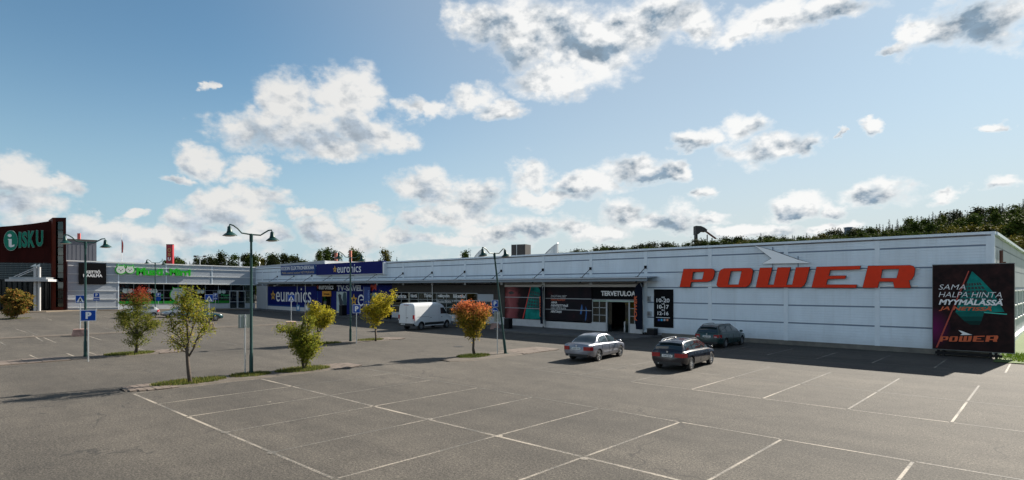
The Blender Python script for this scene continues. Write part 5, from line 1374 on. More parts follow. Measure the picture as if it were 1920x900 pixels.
P = at_depth(148, 560, 112); t = thing('red_banner', 'small red upright banner above the dark upper storey', 'banner', (P.x, P.y, 0), TH); z0 = at_depth(148, 452, 112).z; z1 = at_depth(148, 437.5, 112).z
MB().box((-.28, -.06, z0 - .5), (.28, .06, z1)).build('panel', mat('banner_red', (.6, .10, .08), .6), t); MB().tube([(0, .1, 0), (0, .1, z0)], .1, 8).build('pole', M_STEEL, t)
# ski jump on the ridge
D = 420; P = at_depth(1308, 470, D); s_ = D / F
t = thing('ski_jump_tower', 'dark ski jump tower with sloping inrun on the wooded ridge', 'tower', (P.x, P.y, 10), TH)
zz = lambda y: CAMH - D * (y - HY) / F - 10
MB().box((-5 * s_, -2, zz(470)), (-1.5 * s_, 2, zz(428))).build('shaft', mat('tower_dark', (.045, .04, .04), .7), t)
mb = MB(); prof = [(-5.5, 424), (4, 424.5), (10, 427), (16, 431.5), (14, 435), (5, 434.2), (1.5, 438), (-1.5, 440), (-5.5, 440)]
mb.face([(x * s_, -3, zz(y)) for x, y in prof][::-1]); mb.face([(x * s_, 3, zz(y)) for x, y in prof])
for (a, b) in zip(prof, prof[1:] + prof[:1]): mb.face([(a[0] * s_, -3, zz(a[1])), (b[0] * s_, -3, zz(b[1])), (b[0] * s_, 3, zz(b[1])), (a[0] * s_, 3, zz(a[1]))])
mb.build('start_house', MATS['tower_dark'], t)
MB().box((0, -1.2, -.35), (30 * s_, 1.2, .35), M=Matrix.Translation((10 * s_, 0, zz(430))) @ Matrix.Rotation(math.atan2(16, 22), 4, 'Y')).build('inrun', mat('inrun_red', (.16, .06, .05), .7), t)
for x, y in ((18, 440), (27, 446)): MB().box((x * s_ - .15, -.8, zz(475)), (x * s_ + .15, .8, zz(y))).build('strut', MATS['tower_dark'], t)
D = 300; P = at_depth(1590, 450, D); t = thing('lookout_tower', 'small blue grey box tower top among the ridge trees', 'tower', (P.x, P.y, 12), TH); s_ = D / F
MB().box((-4 * s_, -1.5, 0), (4 * s_, 1.5, CAMH - D * (428 - HY) / F - 12)).build('shaft', mat('tower_blue', (.10, .14, .20), .6), t); zz_ = CAMH - D * (428 - HY) / F - 12; MB().box((-5 * s_, -1.8, zz_), (5 * s_, 1.8, zz_ + .5)).build('cap', mat('tower_blue2', (.16, .22, .30), .5), t)
# ================================================================== small trees of the lot
def rowan(base, label, blobs, stems, lm, seed, leaf=.088, bare=(), group='young trees on the islands'):
    """blobs: (x, y, z, rx, ry, rz, twigs, leaves per twig) round the foot; stems: list of polylines with radii"""
    rr = random.Random(seed)
    t = thing('rowan_tree', label, 'tree', base, group=group)
    tr = MB(); allp = []
    for P, r0, r1 in stems:
        Q = [Vector(P[0])]
        for a, b in zip(P, P[1:]):
            a, b = Vector(a), Vector(b)
            for k in (1, 2, 3): Q.append(a.lerp(b, k / 3) + Vector((rr.gauss(0, .02), rr.gauss(0, .02), 0)))
        rs = [r0 + (r1 - r0) * k / (len(Q) - 1) for k in range(len(Q))]
        tr.tube(Q, rs, 8); allp += Q
    lv = MB()
    def twig(start, end, r0, nleaf):
        mid = start.lerp(end, .5) + Vector((rr.gauss(0, .08), rr.gauss(0, .08), rr.uniform(-.02, .12)))
        Q = [start, start.lerp(mid, .6), mid, mid.lerp(end, .55) + Vector((rr.gauss(0, .03), rr.gauss(0, .03), .03)), end]
        tr.tube(Q, [r0, r0 * .8, r0 * .6, r0 * .42, r0 * .22], 5)
        for k in range(nleaf):
            s = .35 + .65 * rr.random() ** .7
            i = min(3, int(s * 4)); c = Q[i].lerp(Q[i + 1], s * 4 - i)
            c = c + Vector((rr.gauss(0, .11), rr.gauss(0, .11), rr.gauss(-.02, .10)))
            d = Vector((rr.gauss(0, 1), rr.gauss(0, 1), rr.gauss(-.35, .55))).normalized()
            w = d.cross(Vector((rr.gauss(0, 1), rr.gauss(0, 1), rr.gauss(0, 1)))).normalized()
            L = leaf * rr.uniform(.7, 1.35); wd = L * rr.uniform(.20, .32); n = d.cross(w) * (L * .12)
            lv.face([c, c + d * L * .5 + w * wd + n, c + d * L, c + d * L * .5 - w * wd + n])
    for (x, y, z, rx, ry, rz, nt_, nl) in blobs:
        for k in range(nt_):
            while True:
                q = Vector((rr.uniform(-1, 1), rr.uniform(-1, 1), rr.uniform(-1, 1)))
                if .35 < q.length < 1: break
            e = Vector((x + q.x * rx, y + q.y * ry, z + q.z * rz))
            cand = [p for p in allp if p.z < e.z - .15] or allp[:3]
            s = min(cand, key=lambda p: (p - e).length + .45 * abs((e.z - p.z) - (Vector((p.x, p.y)) - Vector((e.x, e.y))).length * .9) + rr.uniform(0, .3))
            twig(s.copy(), e, .014 + .006 * rr.random(), nl)
    for (s, e) in bare: twig(Vector(s), Vector(e), .016, 0)
    tr.build('trunk', M_BARK, t, smooth='all'); lv.build('crown', lm, t)
    return t
RV = Vector((CT, ST, 0)); FV = Vector((-ST, CT, 0))
def loc(P, x, y, dd=0.0):                     # offset from the foot of a point seen at (x, y), dd metres further away
    D = -P.x * ST + P.y * CT + dd; q = at_depth(x, y, D); return (q.x - P.x, q.y - P.y, q.z - P.z)
LG = leafmat('leaf_green', [(.15, (.08, .115, .014)), (.45, (.175, .20, .022)), (.7, (.29, .265, .032)), (.95, (.42, .29, .045))], transl=.5)
LY = leafmat('leaf_yellow', [(.12, (.12, .14, .015)), (.4, (.34, .31, .025)), (.7, (.56, .45, .04)), (.95, (.58, .32, .04))], transl=.5)
LR = leafmat('leaf_redtop', [(.15, (.085, .115, .018)), (.45, (.17, .185, .026)), (.75, (.29, .24, .04)), (.95, (.38, .16, .045))], zmix=(3.25, 3.6, (.30, .045, .028)), transl=.5)
LO = leafmat('leaf_orange', [(.12, (.09, .10, .015)), (.4, (.26, .22, .025)), (.7, (.40, .26, .035)), (.95, (.52, .19, .045))], zmix=(2.2, 3.0, (.58, .17, .07)), transl=.5)
LB = leafmat('leaf_bronze', [(.15, (.07, .085, .016)), (.5, (.16, .15, .03)), (.8, (.28, .15, .04)), (.95, (.33, .12, .035))], transl=.5)
def T(P, lst, nt_, nl, dsx=1.0):
    """lst of (x, y, rx, ry) circles seen in the crown -> blobs with the same depth as width"""
    D = -P.x * ST + P.y * CT; out = []
    A = sum(a[2] * a[3] for a in lst)
    for (x, y, rx, ry) in lst:
        o = loc(P, x, y, random.Random(x).uniform(-.2, .2)); k = D / F
        f = rx * ry / A
        out.append((o[0], o[1], o[2], rx * k, rx * k * dsx, ry * k, max(3, int(nt_ * f)), nl))
    return out
P = gp(357, 720)
rowan(P, 'slender sparse green tree nearest the camera on the near island', T(P, [(357, 552, 22, 16), (350, 570, 30, 20), (355, 560, 24, 20), (372, 590, 30, 22), (332, 600, 22, 24), (395, 610, 22, 14), (345, 630, 28, 20), (325, 640, 18, 14), (362, 578, 36, 26)], 135, 27),
      [([(0, 0, 0), loc(P, 353, 662), loc(P, 351, 600), loc(P, 354, 555)], .085, .02), ([loc(P, 354, 668), loc(P, 375, 625), loc(P, 392, 608)], .04, .012), ([loc(P, 353, 664), loc(P, 335, 630), loc(P, 322, 612)], .04, .012), ([loc(P, 352, 645), loc(P, 366, 600, .4), loc(P, 372, 570, .5)], .035, .012)], LG, 5,
      bare=[(loc(P, 350, 655), loc(P, 298, 622)), (loc(P, 348, 648), loc(P, 302, 640)), (loc(P, 345, 650), loc(P, 312, 630, .3))])
P = gp(254, 665)
rowan(P, 'leafy tree with red turned top on the long left island', T(P, [(262, 552, 24, 15), (268, 548, 16, 10), (250, 566, 22, 18), (255, 580, 26, 22), (238, 595, 20, 16), (262, 610, 32, 22), (285, 606, 20, 10), (255, 632, 24, 16), (245, 600, 28, 28)], 160, 54),
      [([(0, 0, 0), loc(P, 256, 620), loc(P, 257, 580), loc(P, 262, 548)], .095, .02), ([loc(P, 255, 640), loc(P, 275, 612), loc(P, 288, 602)], .04, .012), ([loc(P, 255, 632), loc(P, 238, 600), loc(P, 230, 590)], .04, .012)], LR, 8)
P = gp(570, 694)
rowan(P, 'bushy green tree with bare top twigs on the near island', T(P, [(570, 654, 26, 18), (584, 640, 22, 16), (558, 640, 20, 16), (570, 672, 12, 10), (535, 613, 18, 9), (553, 624, 16, 11), (572, 616, 20, 14), (580, 602, 13, 11), (575, 645, 30, 26)], 160, 54),
      [([(0, 0, 0), loc(P, 568, 660), loc(P, 567, 610), loc(P, 569, 592)], .06, .02), ([(.06, .05, 0), loc(P, 575, 655), loc(P, 577, 612), loc(P, 575, 590)], .05, .015), ([(-.05, 0, 0), loc(P, 562, 655), loc(P, 548, 625), loc(P, 530, 612)], .045, .012), ([(.03, -.05, 0), loc(P, 580, 665), loc(P, 590, 640)], .04, .015)], LG, 12,
      bare=[(loc(P, 569, 610), loc(P, 566, 585)), (loc(P, 576, 612), loc(P, 583, 590)), (loc(P, 573, 615), loc(P, 572, 580))])
P = gp(596, 647)
rowan(P, 'pale yellow green tree rising behind the bushy tree', T(P, [(604, 585, 20, 12), (595, 598, 24, 16), (585, 590, 14, 10), (612, 600, 12, 14), (588, 572, 8, 10)], 115, 52),
      [([(0, 0, 0), loc(P, 597, 625), loc(P, 592, 595), loc(P, 589, 562)], .08, .015), ([loc(P, 597, 628), loc(P, 608, 605), loc(P, 620, 592)], .04, .012)], LY, 15, leaf=.115, bare=[(loc(P, 597, 622), loc(P, 622, 614)), (loc(P, 589, 572), loc(P, 591, 560)), (loc(P, 589, 574), loc(P, 585, 562))])
P = gp(704, 640)
rowan(P, 'yellow crowned young tree left of the white van', T(P, [(715, 562, 18, 12), (722, 578, 20, 12), (704, 572, 18, 16), (690, 590, 15, 12), (736, 555, 9, 10), (700, 600, 12, 8), (712, 575, 26, 20)], 125, 52),
      [([(0, 0, 0), loc(P, 705, 610), loc(P, 708, 590), loc(P, 712, 560)], .085, .015), ([loc(P, 706, 606), loc(P, 718, 585), loc(P, 735, 556)], .04, .012), ([loc(P, 705, 606), loc(P, 694, 592), loc(P, 686, 585)], .035, .012)], LY, 21, leaf=.115, bare=[(loc(P, 706, 618), loc(P, 726, 602)), (loc(P, 710, 566), loc(P, 712, 542))])
P = gp(889, 667)
rowan(P, 'round orange and yellow tree beside the leaning lamp', T(P, [(865, 585, 18, 14), (890, 580, 26, 14), (905, 595, 14, 14), (880, 600, 26, 16), (870, 572, 14, 8), (888, 622, 16, 16), (912, 578, 8, 6), (885, 595, 34, 24)], 180, 56),
      [([(0, 0, 0), loc(P, 887, 632), loc(P, 886, 600), loc(P, 888, 575)], .085, .015), ([(.05, .03, .1), loc(P, 886, 630), loc(P, 872, 600), loc(P, 862, 585)], .04, .012), ([loc(P, 888, 635), loc(P, 900, 610), loc(P, 908, 592)], .04, .012)], LO, 27, leaf=.10, bare=[(loc(P, 888, 645), loc(P, 882, 648))])
P = gp(28, 598)
rowan(P, 'bronze green bush in front of the brown store entrance', T(P, [(30, 552, 22, 14), (20, 565, 14, 14), (42, 568, 16, 16), (30, 580, 22, 12), (31, 562, 26, 22)], 100, 38),
      [([(0, 0, 0), loc(P, 29, 580), loc(P, 31, 548)], .10, .02), ([(.1, .1, 0), loc(P, 36, 582), loc(P, 46, 562)], .07, .02), ([(-.1, -.1, 0), loc(P, 22, 582), loc(P, 16, 562)], .07, .02)], LB, 33, leaf=.26)
# shrubby tuft by the far sign foot and litter of leaves
P = gp(905, 613); t = thing('low_shrub', 'low dark shrub at the kerb behind the orange tree', 'shrub', (P.x, P.y, 0)); rr = random.Random(4); lv = MB()
for k in range(260):
    c = Vector((rr.gauss(0, .5), rr.gauss(0, .3), abs(rr.gauss(0, .16)))); d = Vector((rr.gauss(0, 1), rr.gauss(0, 1), rr.gauss(.5, .5))).normalized() * .16; w = d.cross(Vector((0, 0, 1))).normalized() * .04; lv.face([c, c + d * .5 + w, c + d, c + d * .5 - w])
lv.build('leaves', LG, t); st_ = MB()
for k in range(14): a = rr.uniform(0, 6.28); st_.tube([(0.3 * math.cos(a), .2 * math.sin(a), 0), (.5 * math.cos(a), .35 * math.sin(a), .3)], .01, 4)
st_.build('stems', M_BARK, t)

# ================================================================== wooded ridge and tree line
SIL = [(700, 500), (1000, 476), (1060, 472), (1110, 467), (1200, 459), (1300, 452), (1400, 445), (1500, 440), (1580, 435), (1640, 424), (1700, 411), (1780, 399), (1850, 391), (1920, 379), (2100, 366), (2600, 366), (3500, 420)]
def interp(tab, x):
    if x <= tab[0][0]: return tab[0][1]
    for (a, ya), (b, yb) in zip(tab, tab[1:]):
        if x <= b: return ya + (yb - ya) * (x - a) / (b - a)
    return tab[-1][1]
RD = 260.0
def ridge(x): return max(0.0, CAMH - RD * (interp(SIL, x) - HY) / F - 15.5) if x > 960 else 0.0
def hill_z(x, D): 
    s = clamp((D - 125) / 140); s = s * s * (3 - 2 * s)
    return ridge(x) * s
hx = [960 + 60 * k for k in range(32)]
hm = MB(); 
def hp(x, D): dx, dy = ray(x); return (dx * D, dy * D, hill_z(x, D) - .12 if D > 126 else -.25)
hm.grid(hp, hx, [122, 135, 150, 170, 190, 210, 235, 265, 300, 380, 520])
tag(hm.build('hill', mat('forest_floor', (.045, .055, .02), .95, var=.4, vscale=.2), smooth='all'), 'wooded hillside rising behind the store', kind='structure')
def conifer(h, seed, slim=.17):
    rr = random.Random(seed); lv = MB(); n = 30
    for k in range(n):
        f = k / n; z = h * (.10 + .90 * f); R0 = h * slim * (1 - f) ** .9 * rr.uniform(.7, 1.2) + .05
        for j in range(9 if f < .8 else 5):
            a = rr.uniform(0, 6.283); L = R0 * rr.uniform(.65, 1.2)
            for q in range(5):
                s = (q + .6) / 5; c = Vector((math.cos(a) * L * s, math.sin(a) * L * s, z - L * s * (.25 + .35 * s) + rr.gauss(0, .06)))
                sz = (.20 + .80 * (1 - f)) * rr.uniform(.7, 1.3) * h / 16
                d = Vector((math.cos(a + rr.gauss(0, .5)), math.sin(a + rr.gauss(0, .5)), rr.gauss(-.35, .25))).normalized() * sz; w = d.cross(Vector((rr.gauss(0, .4), rr.gauss(0, .4), 1))).normalized() * sz * .42
                lv.face([c - d * .5, c + w, c + d * .8, c - w])
    tr = MB().tube([(0, 0, -1), (0, 0, h * .5), (0, 0, h * .985)], [h * .014, h * .009, .02], 6)
    return tr, lv
def broadleaf(h, seed, wid=.26, bare=.2, pine=False):
    rr = random.Random(seed); lv = MB(); tr = MB()
    top = []
    tr.tube([(0, 0, -1), (rr.gauss(0, .2), rr.gauss(0, .2), h * .5), (0, 0, h * .92)], [h * .014, h * .010, .03], 6)
    for k in range(26):
        f = rr.random(); z = h * (bare + (1 - bare) * (.08 + .9 * f)); prof = math.sin(math.pi * min(1, .22 + .78 * (1 - f) ** .8)) ** .6 if not pine else (.5 + .5 * math.sin(math.pi * f))
        a = rr.uniform(0, 6.283); d = h * wid * prof * rr.uniform(.1, .85); c0 = Vector((math.cos(a) * d, math.sin(a) * d, z)); rad = h * rr.uniform(.055, .10)
        tr.tube([(0, 0, z - d * .6), c0 * .6 + Vector((0, 0, (z - d * .3) * .4)), c0], [.06, .04, .02], 4)
        for q in range(80):
            v = Vector((rr.gauss(0, .5), rr.gauss(0, .5), rr.gauss(0, .42))) * rad * 1.25; c = c0 + v; sz = h * rr.uniform(.014, .028)
            dd = Vector((rr.gauss(0, 1), rr.gauss(0, 1), rr.gauss(0, .7))).normalized() * sz; w = dd.cross(Vector((rr.gauss(0, 1), rr.gauss(0, 1), 1))).normalized() * sz * .6
            lv.face([c - dd, c + w, c + dd, c - w])
    return tr, lv
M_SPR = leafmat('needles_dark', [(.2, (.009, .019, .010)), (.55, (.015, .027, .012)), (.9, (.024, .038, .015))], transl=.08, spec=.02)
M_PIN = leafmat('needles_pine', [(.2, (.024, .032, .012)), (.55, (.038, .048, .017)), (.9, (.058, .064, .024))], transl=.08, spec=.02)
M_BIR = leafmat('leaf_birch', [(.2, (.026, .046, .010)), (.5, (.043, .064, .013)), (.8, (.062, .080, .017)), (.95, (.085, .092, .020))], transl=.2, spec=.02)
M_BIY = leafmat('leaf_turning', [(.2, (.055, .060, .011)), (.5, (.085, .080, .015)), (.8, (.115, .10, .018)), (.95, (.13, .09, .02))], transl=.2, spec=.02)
KINDS = {}
def proto(kind, tr, lv, m):
    KINDS.setdefault(kind, []).append((tr.mesh('trunk', M_BARK), lv.mesh('crown', m)))
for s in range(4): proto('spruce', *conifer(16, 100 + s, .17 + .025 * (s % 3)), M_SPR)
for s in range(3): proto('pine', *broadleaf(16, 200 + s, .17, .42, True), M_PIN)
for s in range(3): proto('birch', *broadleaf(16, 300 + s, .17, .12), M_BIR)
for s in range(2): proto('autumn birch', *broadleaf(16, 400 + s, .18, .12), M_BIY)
LABK = {'spruce': 'dark pointed spruce', 'pine': 'rounded dark pine', 'birch': 'green broadleaf tree', 'autumn birch': 'yellowing broadleaf tree'}
frr = random.Random(77)
def forest_tree(kind, x, ytop, D, where, group, zbase=None, hmin=5, slim=1.0):
    dx, dy = ray(x); zb = hill_z(x, D) if zbase is None else zbase
    zt = CAMH - D * (ytop - HY) / F; h = zt - zb
    if h < hmin: return
    tr, lv = frr.choice(KINDS[kind]); s = h / 16
    t = thing('_'.join(kind.split()) + '_tree', LABK[kind] + ' ' + where, 'tree', (dx * D, dy * D, zb), frr.uniform(0, 6.28), group)
    ws = s * frr.uniform(.85, 1.25) * slim
    if h < 9: ws = max(ws, .62 * slim)
    t.scale = (ws, ws, s)
    link('trunk', tr, t); link('crown', lv, t)
SECT = [(1110, 'at the low left end of the ridge'), (1200, 'left of the ski jump, above the welcome sign'), (1295, 'just left of the ski jump'), (1350, 'right below the ski jump'), (1420, 'between ski jump and white arrow'), (1500, 'above the white arrow'), (1580, 'above the letter E'), (1640, 'beside the blue box tower'), (1700, 'above the letter R'), (1760, 'left of the billboard'), (1830, 'above the billboard'), (1880, 'above the right roof corner'), (9999, 'at the far right edge')]
def sect(x): return next(n for b, n in SECT if x < b)
def mixk(x):
    r_ = frr.random()
    if x > 1640: return 'spruce' if r_ < .66 else 'pine' if r_ < .70 else 'birch' if r_ < .93 else 'autumn birch'
    if x > 1330: return 'spruce' if r_ < .30 else 'birch' if r_ < .75 else 'autumn birch' if r_ < .85 else 'pine'
    return 'pine' if r_ < .55 else 'spruce' if r_ < .75 else 'birch'
x = 1052.0
while x < 1985:
    D = frr.uniform(235, 285); k = mixk(x)
    forest_tree(k, x, interp(SIL, x) + (frr.uniform(-9, 8) if k == 'spruce' else frr.uniform(1, 12)), D, 'on the ridge, ' + sect(x), 'trees on the wooded ridge')
    x += frr.uniform(4.5, 8.5)
x = 1060.0
while x < 1985:
    forest_tree('spruce' if frr.random() < (.8 if x > 1600 else .4) else 'pine', x, interp(SIL, x) + frr.uniform(-2, 10), frr.uniform(292, 330), 'beyond the crest, ' + sect(x), 'trees beyond the crest of the ridge')
    x += frr.uniform(9, 15)
x = 1360.0
while x < 1985:
    D = frr.uniform(190, 230); k = 'birch' if frr.random() < .5 else mixk(x)
    forest_tree(k, x, interp(SIL, x) + 10 + frr.uniform(-3, 14) * (1 if x > 1600 else .4), D, 'on the slope, ' + sect(x), 'trees on the slope below the ridge')
    x += frr.uniform(7, 12)
x = 1600.0
while x < 1990:
    D = frr.uniform(140, 175); k = frr.choice(['birch', 'birch', 'autumn birch', 'spruce'])
    forest_tree(k, x, interp(SIL, x) + 24 + frr.uniform(0, 22) * clamp((x - 1560) / 300), D, 'close behind the store, ' + sect(x), 'trees close behind the right end of the store')
    x += frr.uniform(11, 18)
for x in (1872, 1884, 1893, 1902, 1911, 1922, 1935, 1950, 1966): forest_tree(frr.choice(['birch', 'autumn birch', 'birch']), x, 446 + frr.uniform(-10, 22), frr.uniform(112, 130), 'at the foot of the hill beyond the end wall', 'trees at the foot of the hill', zbase=0)
x = 318.0
LT = [(318, 487), (345, 488), (375, 486), (400, 486), (418, 478), (440, 476), (455, 480), (470, 482), (485, 478), (505, 480), (520, 486), (535, 477), (560, 484), (580, 490)]
while x < 585:
    forest_tree(frr.choice(['pine', 'birch', 'spruce', 'birch', 'autumn birch'] if x > 470 else ['pine', 'spruce', 'birch', 'spruce']), x, interp(LT, x) + frr.uniform(-4, 4), frr.uniform(150, 180), 'in the far tree line, ' + ('left of the floodlight mast' if x < 370 else 'between floodlight mast and nearest lamp' if x < 465 else 'between nearest lamp and blue signs' if x < 530 else 'above the blue panel sign'), 'trees of the far left tree line', zbase=.3, hmin=3, slim=.8)
    x += frr.uniform(5, 9)
for x, y, k in ((592, 474, 'spruce'), (599, 471, 'birch'), (606, 480, 'spruce'), (614, 470, 'birch'), (622, 466, 'spruce'), (630, 474, 'pine'), (641, 472, 'spruce'), (664, 468, 'autumn birch'), (668, 474, 'birch'), (684, 483, 'spruce'), (722, 470, 'autumn birch'), (744, 480, 'spruce'), (867, 477, 'spruce'), (873, 475, 'birch'), (700, 486, 'spruce')):
    forest_tree(k, x, y, frr.uniform(135, 150), 'peeping over the roof behind the blue signs', 'trees peeping over the long roof', zbase=0, hmin=3, slim=.62)
# ================================================================== vehicles
def curve_at(tab, y):
    if y <= tab[0][0]: return tab[0][1]
    for (a, va), (b, vb) in zip(tab, tab[1:]):
        if y <= b:
            s = (y - a) / (b - a); s = s * s * (3 - 2 * s) * .5 + s * .5
            return va + (vb - va) * s
    return tab[-1][1]
M_TYRE = mat('tyre', (.018, .018, .019), .85); M_RIM = mat('alloy', (.50, .51, .52), .3, .8); M_TRIMB = mat('black_trim', (.015, .015, .017), .45)
M_CARGL = mat('car_glass', (.012, .022, .025), .04, spec=.8, coat=.6); M_TAIL = mat('tail_red', (.30, .008, .012), .18, coat=.6); M_HEADL = mat('headlamp', (.62, .66, .68), .1, coat=.8); M_PLATE = mat('number_plate', (.70, .71, .70), .4)
M_UNDER = mat('underbody', (.012, .012, .012), .8)
def bool_cut(o, cutters):
    for c in cutters:
        m = o.modifiers.new('b', 'BOOLEAN'); m.object = c; m.operation = 'DIFFERENCE'; m.solver = 'EXACT'
        m.material_mode = 'TRANSFER'
    dg = bpy.context.evaluated_depsgraph_get(); dg.update()
    me = bpy.data.meshes.new_from_object(o.evaluated_get(dg)); o.modifiers.clear(); old = o.data; o.data = me
    for c in cutters: bpy.data.objects.remove(c)
    me.polygons.foreach_set('use_smooth', [True] * len(me.polygons)); me.set_sharp_from_angle(angle=R(32))
def wheels(t, axles, track, r, rimm=M_RIM, spokes=5, wdt=.20):
    ty = MB(); n = 28; prof = [(r * .66, -wdt / 2), (r * .94, -wdt / 2), (r, -wdt * .36), (r, wdt * .36), (r * .94, wdt / 2), (r * .66, wdt / 2)]
    ty.lathe(prof + [prof[0]], n); tym = ty.mesh('tyre', M_TYRE); tym.polygons.foreach_set('use_smooth', [True] * len(tym.polygons)); tym.set_sharp_from_angle(angle=R(40))
    rm = MB(); rm.lathe([(r * .67, wdt * .42), (r * .60, wdt * .44), (r * .58, wdt * .30)], n); rm.lathe([(r * .18, wdt * .40), (r * .12, wdt * .44), (.001, wdt * .44)], 14)
    for k in range(spokes):
        a = 2 * math.pi * k / spokes; Mx = Matrix.Rotation(a, 4, 'Z'); rm.box((-r * .085, r * .12, wdt * .30), (r * .085, r * .62, wdt * .41), M=Mx)
    rmm = rm.mesh('rim', rimm); dk = MB().lathe([(r * .62, wdt * .12), (.001, wdt * .12)], n).mesh('brake_disc', mat('hub_dark', (.05, .05, .05), .5, .5))
    for y in axles:
        for s in (-1, 1):
            w = link('wheel', tym, t); w.matrix_local = Matrix.Translation((s * track / 2, y, r)) @ Matrix.Rotation(R(90) * s, 4, 'Y')
            link('rim', rmm, w); link('brake_disc', dk, w)
def car(label, P, rz, spec, paint, group=None, name='parked_car', cat='car'):
    S = spec; L = S['L']; t = thing(name, label, cat, P, rz, group)
    wt_, zb_, zs_ = S['w'], S['zb'], S['zs']
    n = 30; st = [L * (.5 - .5 * math.cos(math.pi * k / n)) for k in range(n + 1)]
    def body_pt(y, t_):
        w = curve_at(wt_, y); zb = curve_at(zb_, y); zs = curve_at(zs_, y); cr = S.get('crown', .05)
        sec = [(0, zb), (.78, zb), (.94, zb + .07), (.99, zb + .18), (1.0, zb + .55 * (zs - zb)), (.985, zs - .13), (.955, zs - .045), (.89, zs + cr * .05), (.55, zs + cr * .7), (0, zs + cr)]
        k = min(len(sec) - 2, int(t_ * (len(sec) - 1))); f = t_ * (len(sec) - 1) - k
        return (w * (sec[k][0] * (1 - f) + sec[k + 1][0] * f), y, sec[k][1] * (1 - f) + sec[k + 1][1] * f)
    ts = [k / 9 for k in range(10)]
    mb = MB(); nv = 18
    for y in st:
        ring = [body_pt(y, tt) for tt in ts] + [(-p[0], p[1], p[2]) for p in [body_pt(y, tt) for tt in ts[1:-1]][::-1]]
        mb.v += ring
    for a in range(n):
        for b in range(nv): i, j = a * nv, (a + 1) * nv; mb.f.append((i + b, i + (b + 1) % nv, j + (b + 1) % nv, j + b)); mb.m.append(0)
    mb.f.append(tuple(range(nv - 1, -1, -1))); mb.m.append(0); mb.f.append(tuple(n * nv + b for b in range(nv))); mb.m.append(0)
    mb.f = [f[::-1] for f in mb.f]
    body = mb.build('body', [paint, M_UNDER], t)
    cut = []
    for y in S['ax']:
        for s in (-1, 1):
            wmax = max(v for _, v in wt_)
            c = MB(); c.lathe([(S['r'] * 1.15, -.27), (S['r'] * 1.15, .30)], 28); nn = 28
            c.f.append(tuple(range(nn - 1, -1, -1))); c.m.append(0); c.f.append(tuple(range(nn, 2 * nn))); c.m.append(0)
            co = c.build('cut', [M_UNDER]); co.matrix_world = Matrix.Translation((s * wmax, y, S['r'] * 1.02)) @ Matrix.Rotation(R(90) * s, 4, 'Y'); co.parent = t; co.matrix_parent_inverse = Matrix.Identity(4); cut.append(co)
    bool_cut(body, cut)
    # cabin
    zr, wr, wb = S['zr'], S['wr'], S['wbelt']
    def cab(y, t_, off=0.0):
        zbelt = curve_at(zs_, y) - .02; z1 = max(zbelt + .002, curve_at(zr, y)); Wb = min(curve_at(wb, y), curve_at(wt_, y) * .95); Wr = curve_at(wr, y); hgt = z1 - zbelt
        f = clamp(hgt / .42); Wr = Wb + (Wr - Wb) * f
        pts_ = [(Wb, zbelt), (Wb + (Wr - Wb) * .45, zbelt + hgt * .45), (Wr, zbelt + hgt * .86), (Wr * .90, zbelt + hgt * .965), (Wr * .6, z1), (0, z1 + .025 * f)]
        tt = [0, .25, .5, .62, .78, 1.0]
        for k in range(5):
            if t_ <= tt[k + 1] + 1e-9:
                q = (t_ - tt[k]) / (tt[k + 1] - tt[k]); a, b = pts_[k], pts_[k + 1]; x, z = a[0] + (b[0] - a[0]) * q, a[1] + (b[1] - a[1]) * q
                nx, nz = (b[1] - a[1]), -(b[0] - a[0]); l = math.hypot(nx, nz) or 1; return (x + off * nx / l, y, z + off * nz / l + off * .5)
    y0, y1 = S['cab']; N = 26; us = [y0 + (y1 - y0) * k / N for k in range(N + 1)]; tt = [0, .12, .25, .38, .5, .56, .62, .70, .78, .9, 1.0]
    cb = MB(); cb.grid(lambda u, v: cab(u, v), us, tt); cb.grid(lambda u, v: (lambda p: (-p[0], p[1], p[2]))(cab(u, 1 - v)), us, [1 - v for v in tt[::-1]])
    cb.build('cabin', paint, t, smooth='all')
    def patch(name, ya, yb, ta, tb, m, both=True, one=False, off=.008, nu=10, nvv=6, parent=t):
        U_ = [ya + (yb - ya) * k / nu for k in range(nu + 1)]; V2 = [ta + (tb - ta) * k / nvv for k in range(nvv + 1)]
        if one:                                   # across the middle, one pane
            q = MB(); q.grid(lambda u, v: cab(u, v, off), U_, V2); q.grid(lambda u, v: (lambda p: (-p[0], p[1], p[2]))(cab(u, v, off)), U_, V2[::-1]); q.build(name, m, parent, smooth='all'); return
        for s in (1, -1):
            q = MB(); q.grid(lambda u, v: (lambda p: (s * p[0], p[1], p[2]))(cab(u, v, off)), U_, V2 if s == 1 else V2[::-1]); q.build(name, m, parent, smooth='all')
    for (a, b) in S['side']: patch('side_window', a, b, .07, .47, M_CARGL)
    a, b = S['screen']; patch('windscreen', a, b, .64, 1.0, M_CARGL, one=True)
    a, b = S['rear']; patch('rear_window', a, b, S.get('rear_t', .60), 1.0, M_CARGL, one=True)
    if S.get('strip'): 
        for s in (1, -1):
            q = MB(); q.grid(lambda u, v: (lambda p: (s * p[0], p[1], p[2] + .01 * 0))(cab(u, v, .010)), [S['side'][0][0] - .05 + (S['side'][-1][1] - S['side'][0][0] + .05) * k / 20 for k in range(21)], [.0, .05]); q.build('chrome_strip', M_RIM, t)
    # lamps, plates, bumpers, mirrors, handles
    wr_ = curve_at(wt_, .12); zsr = curve_at(zs_, .1)
    tl = S['tail']
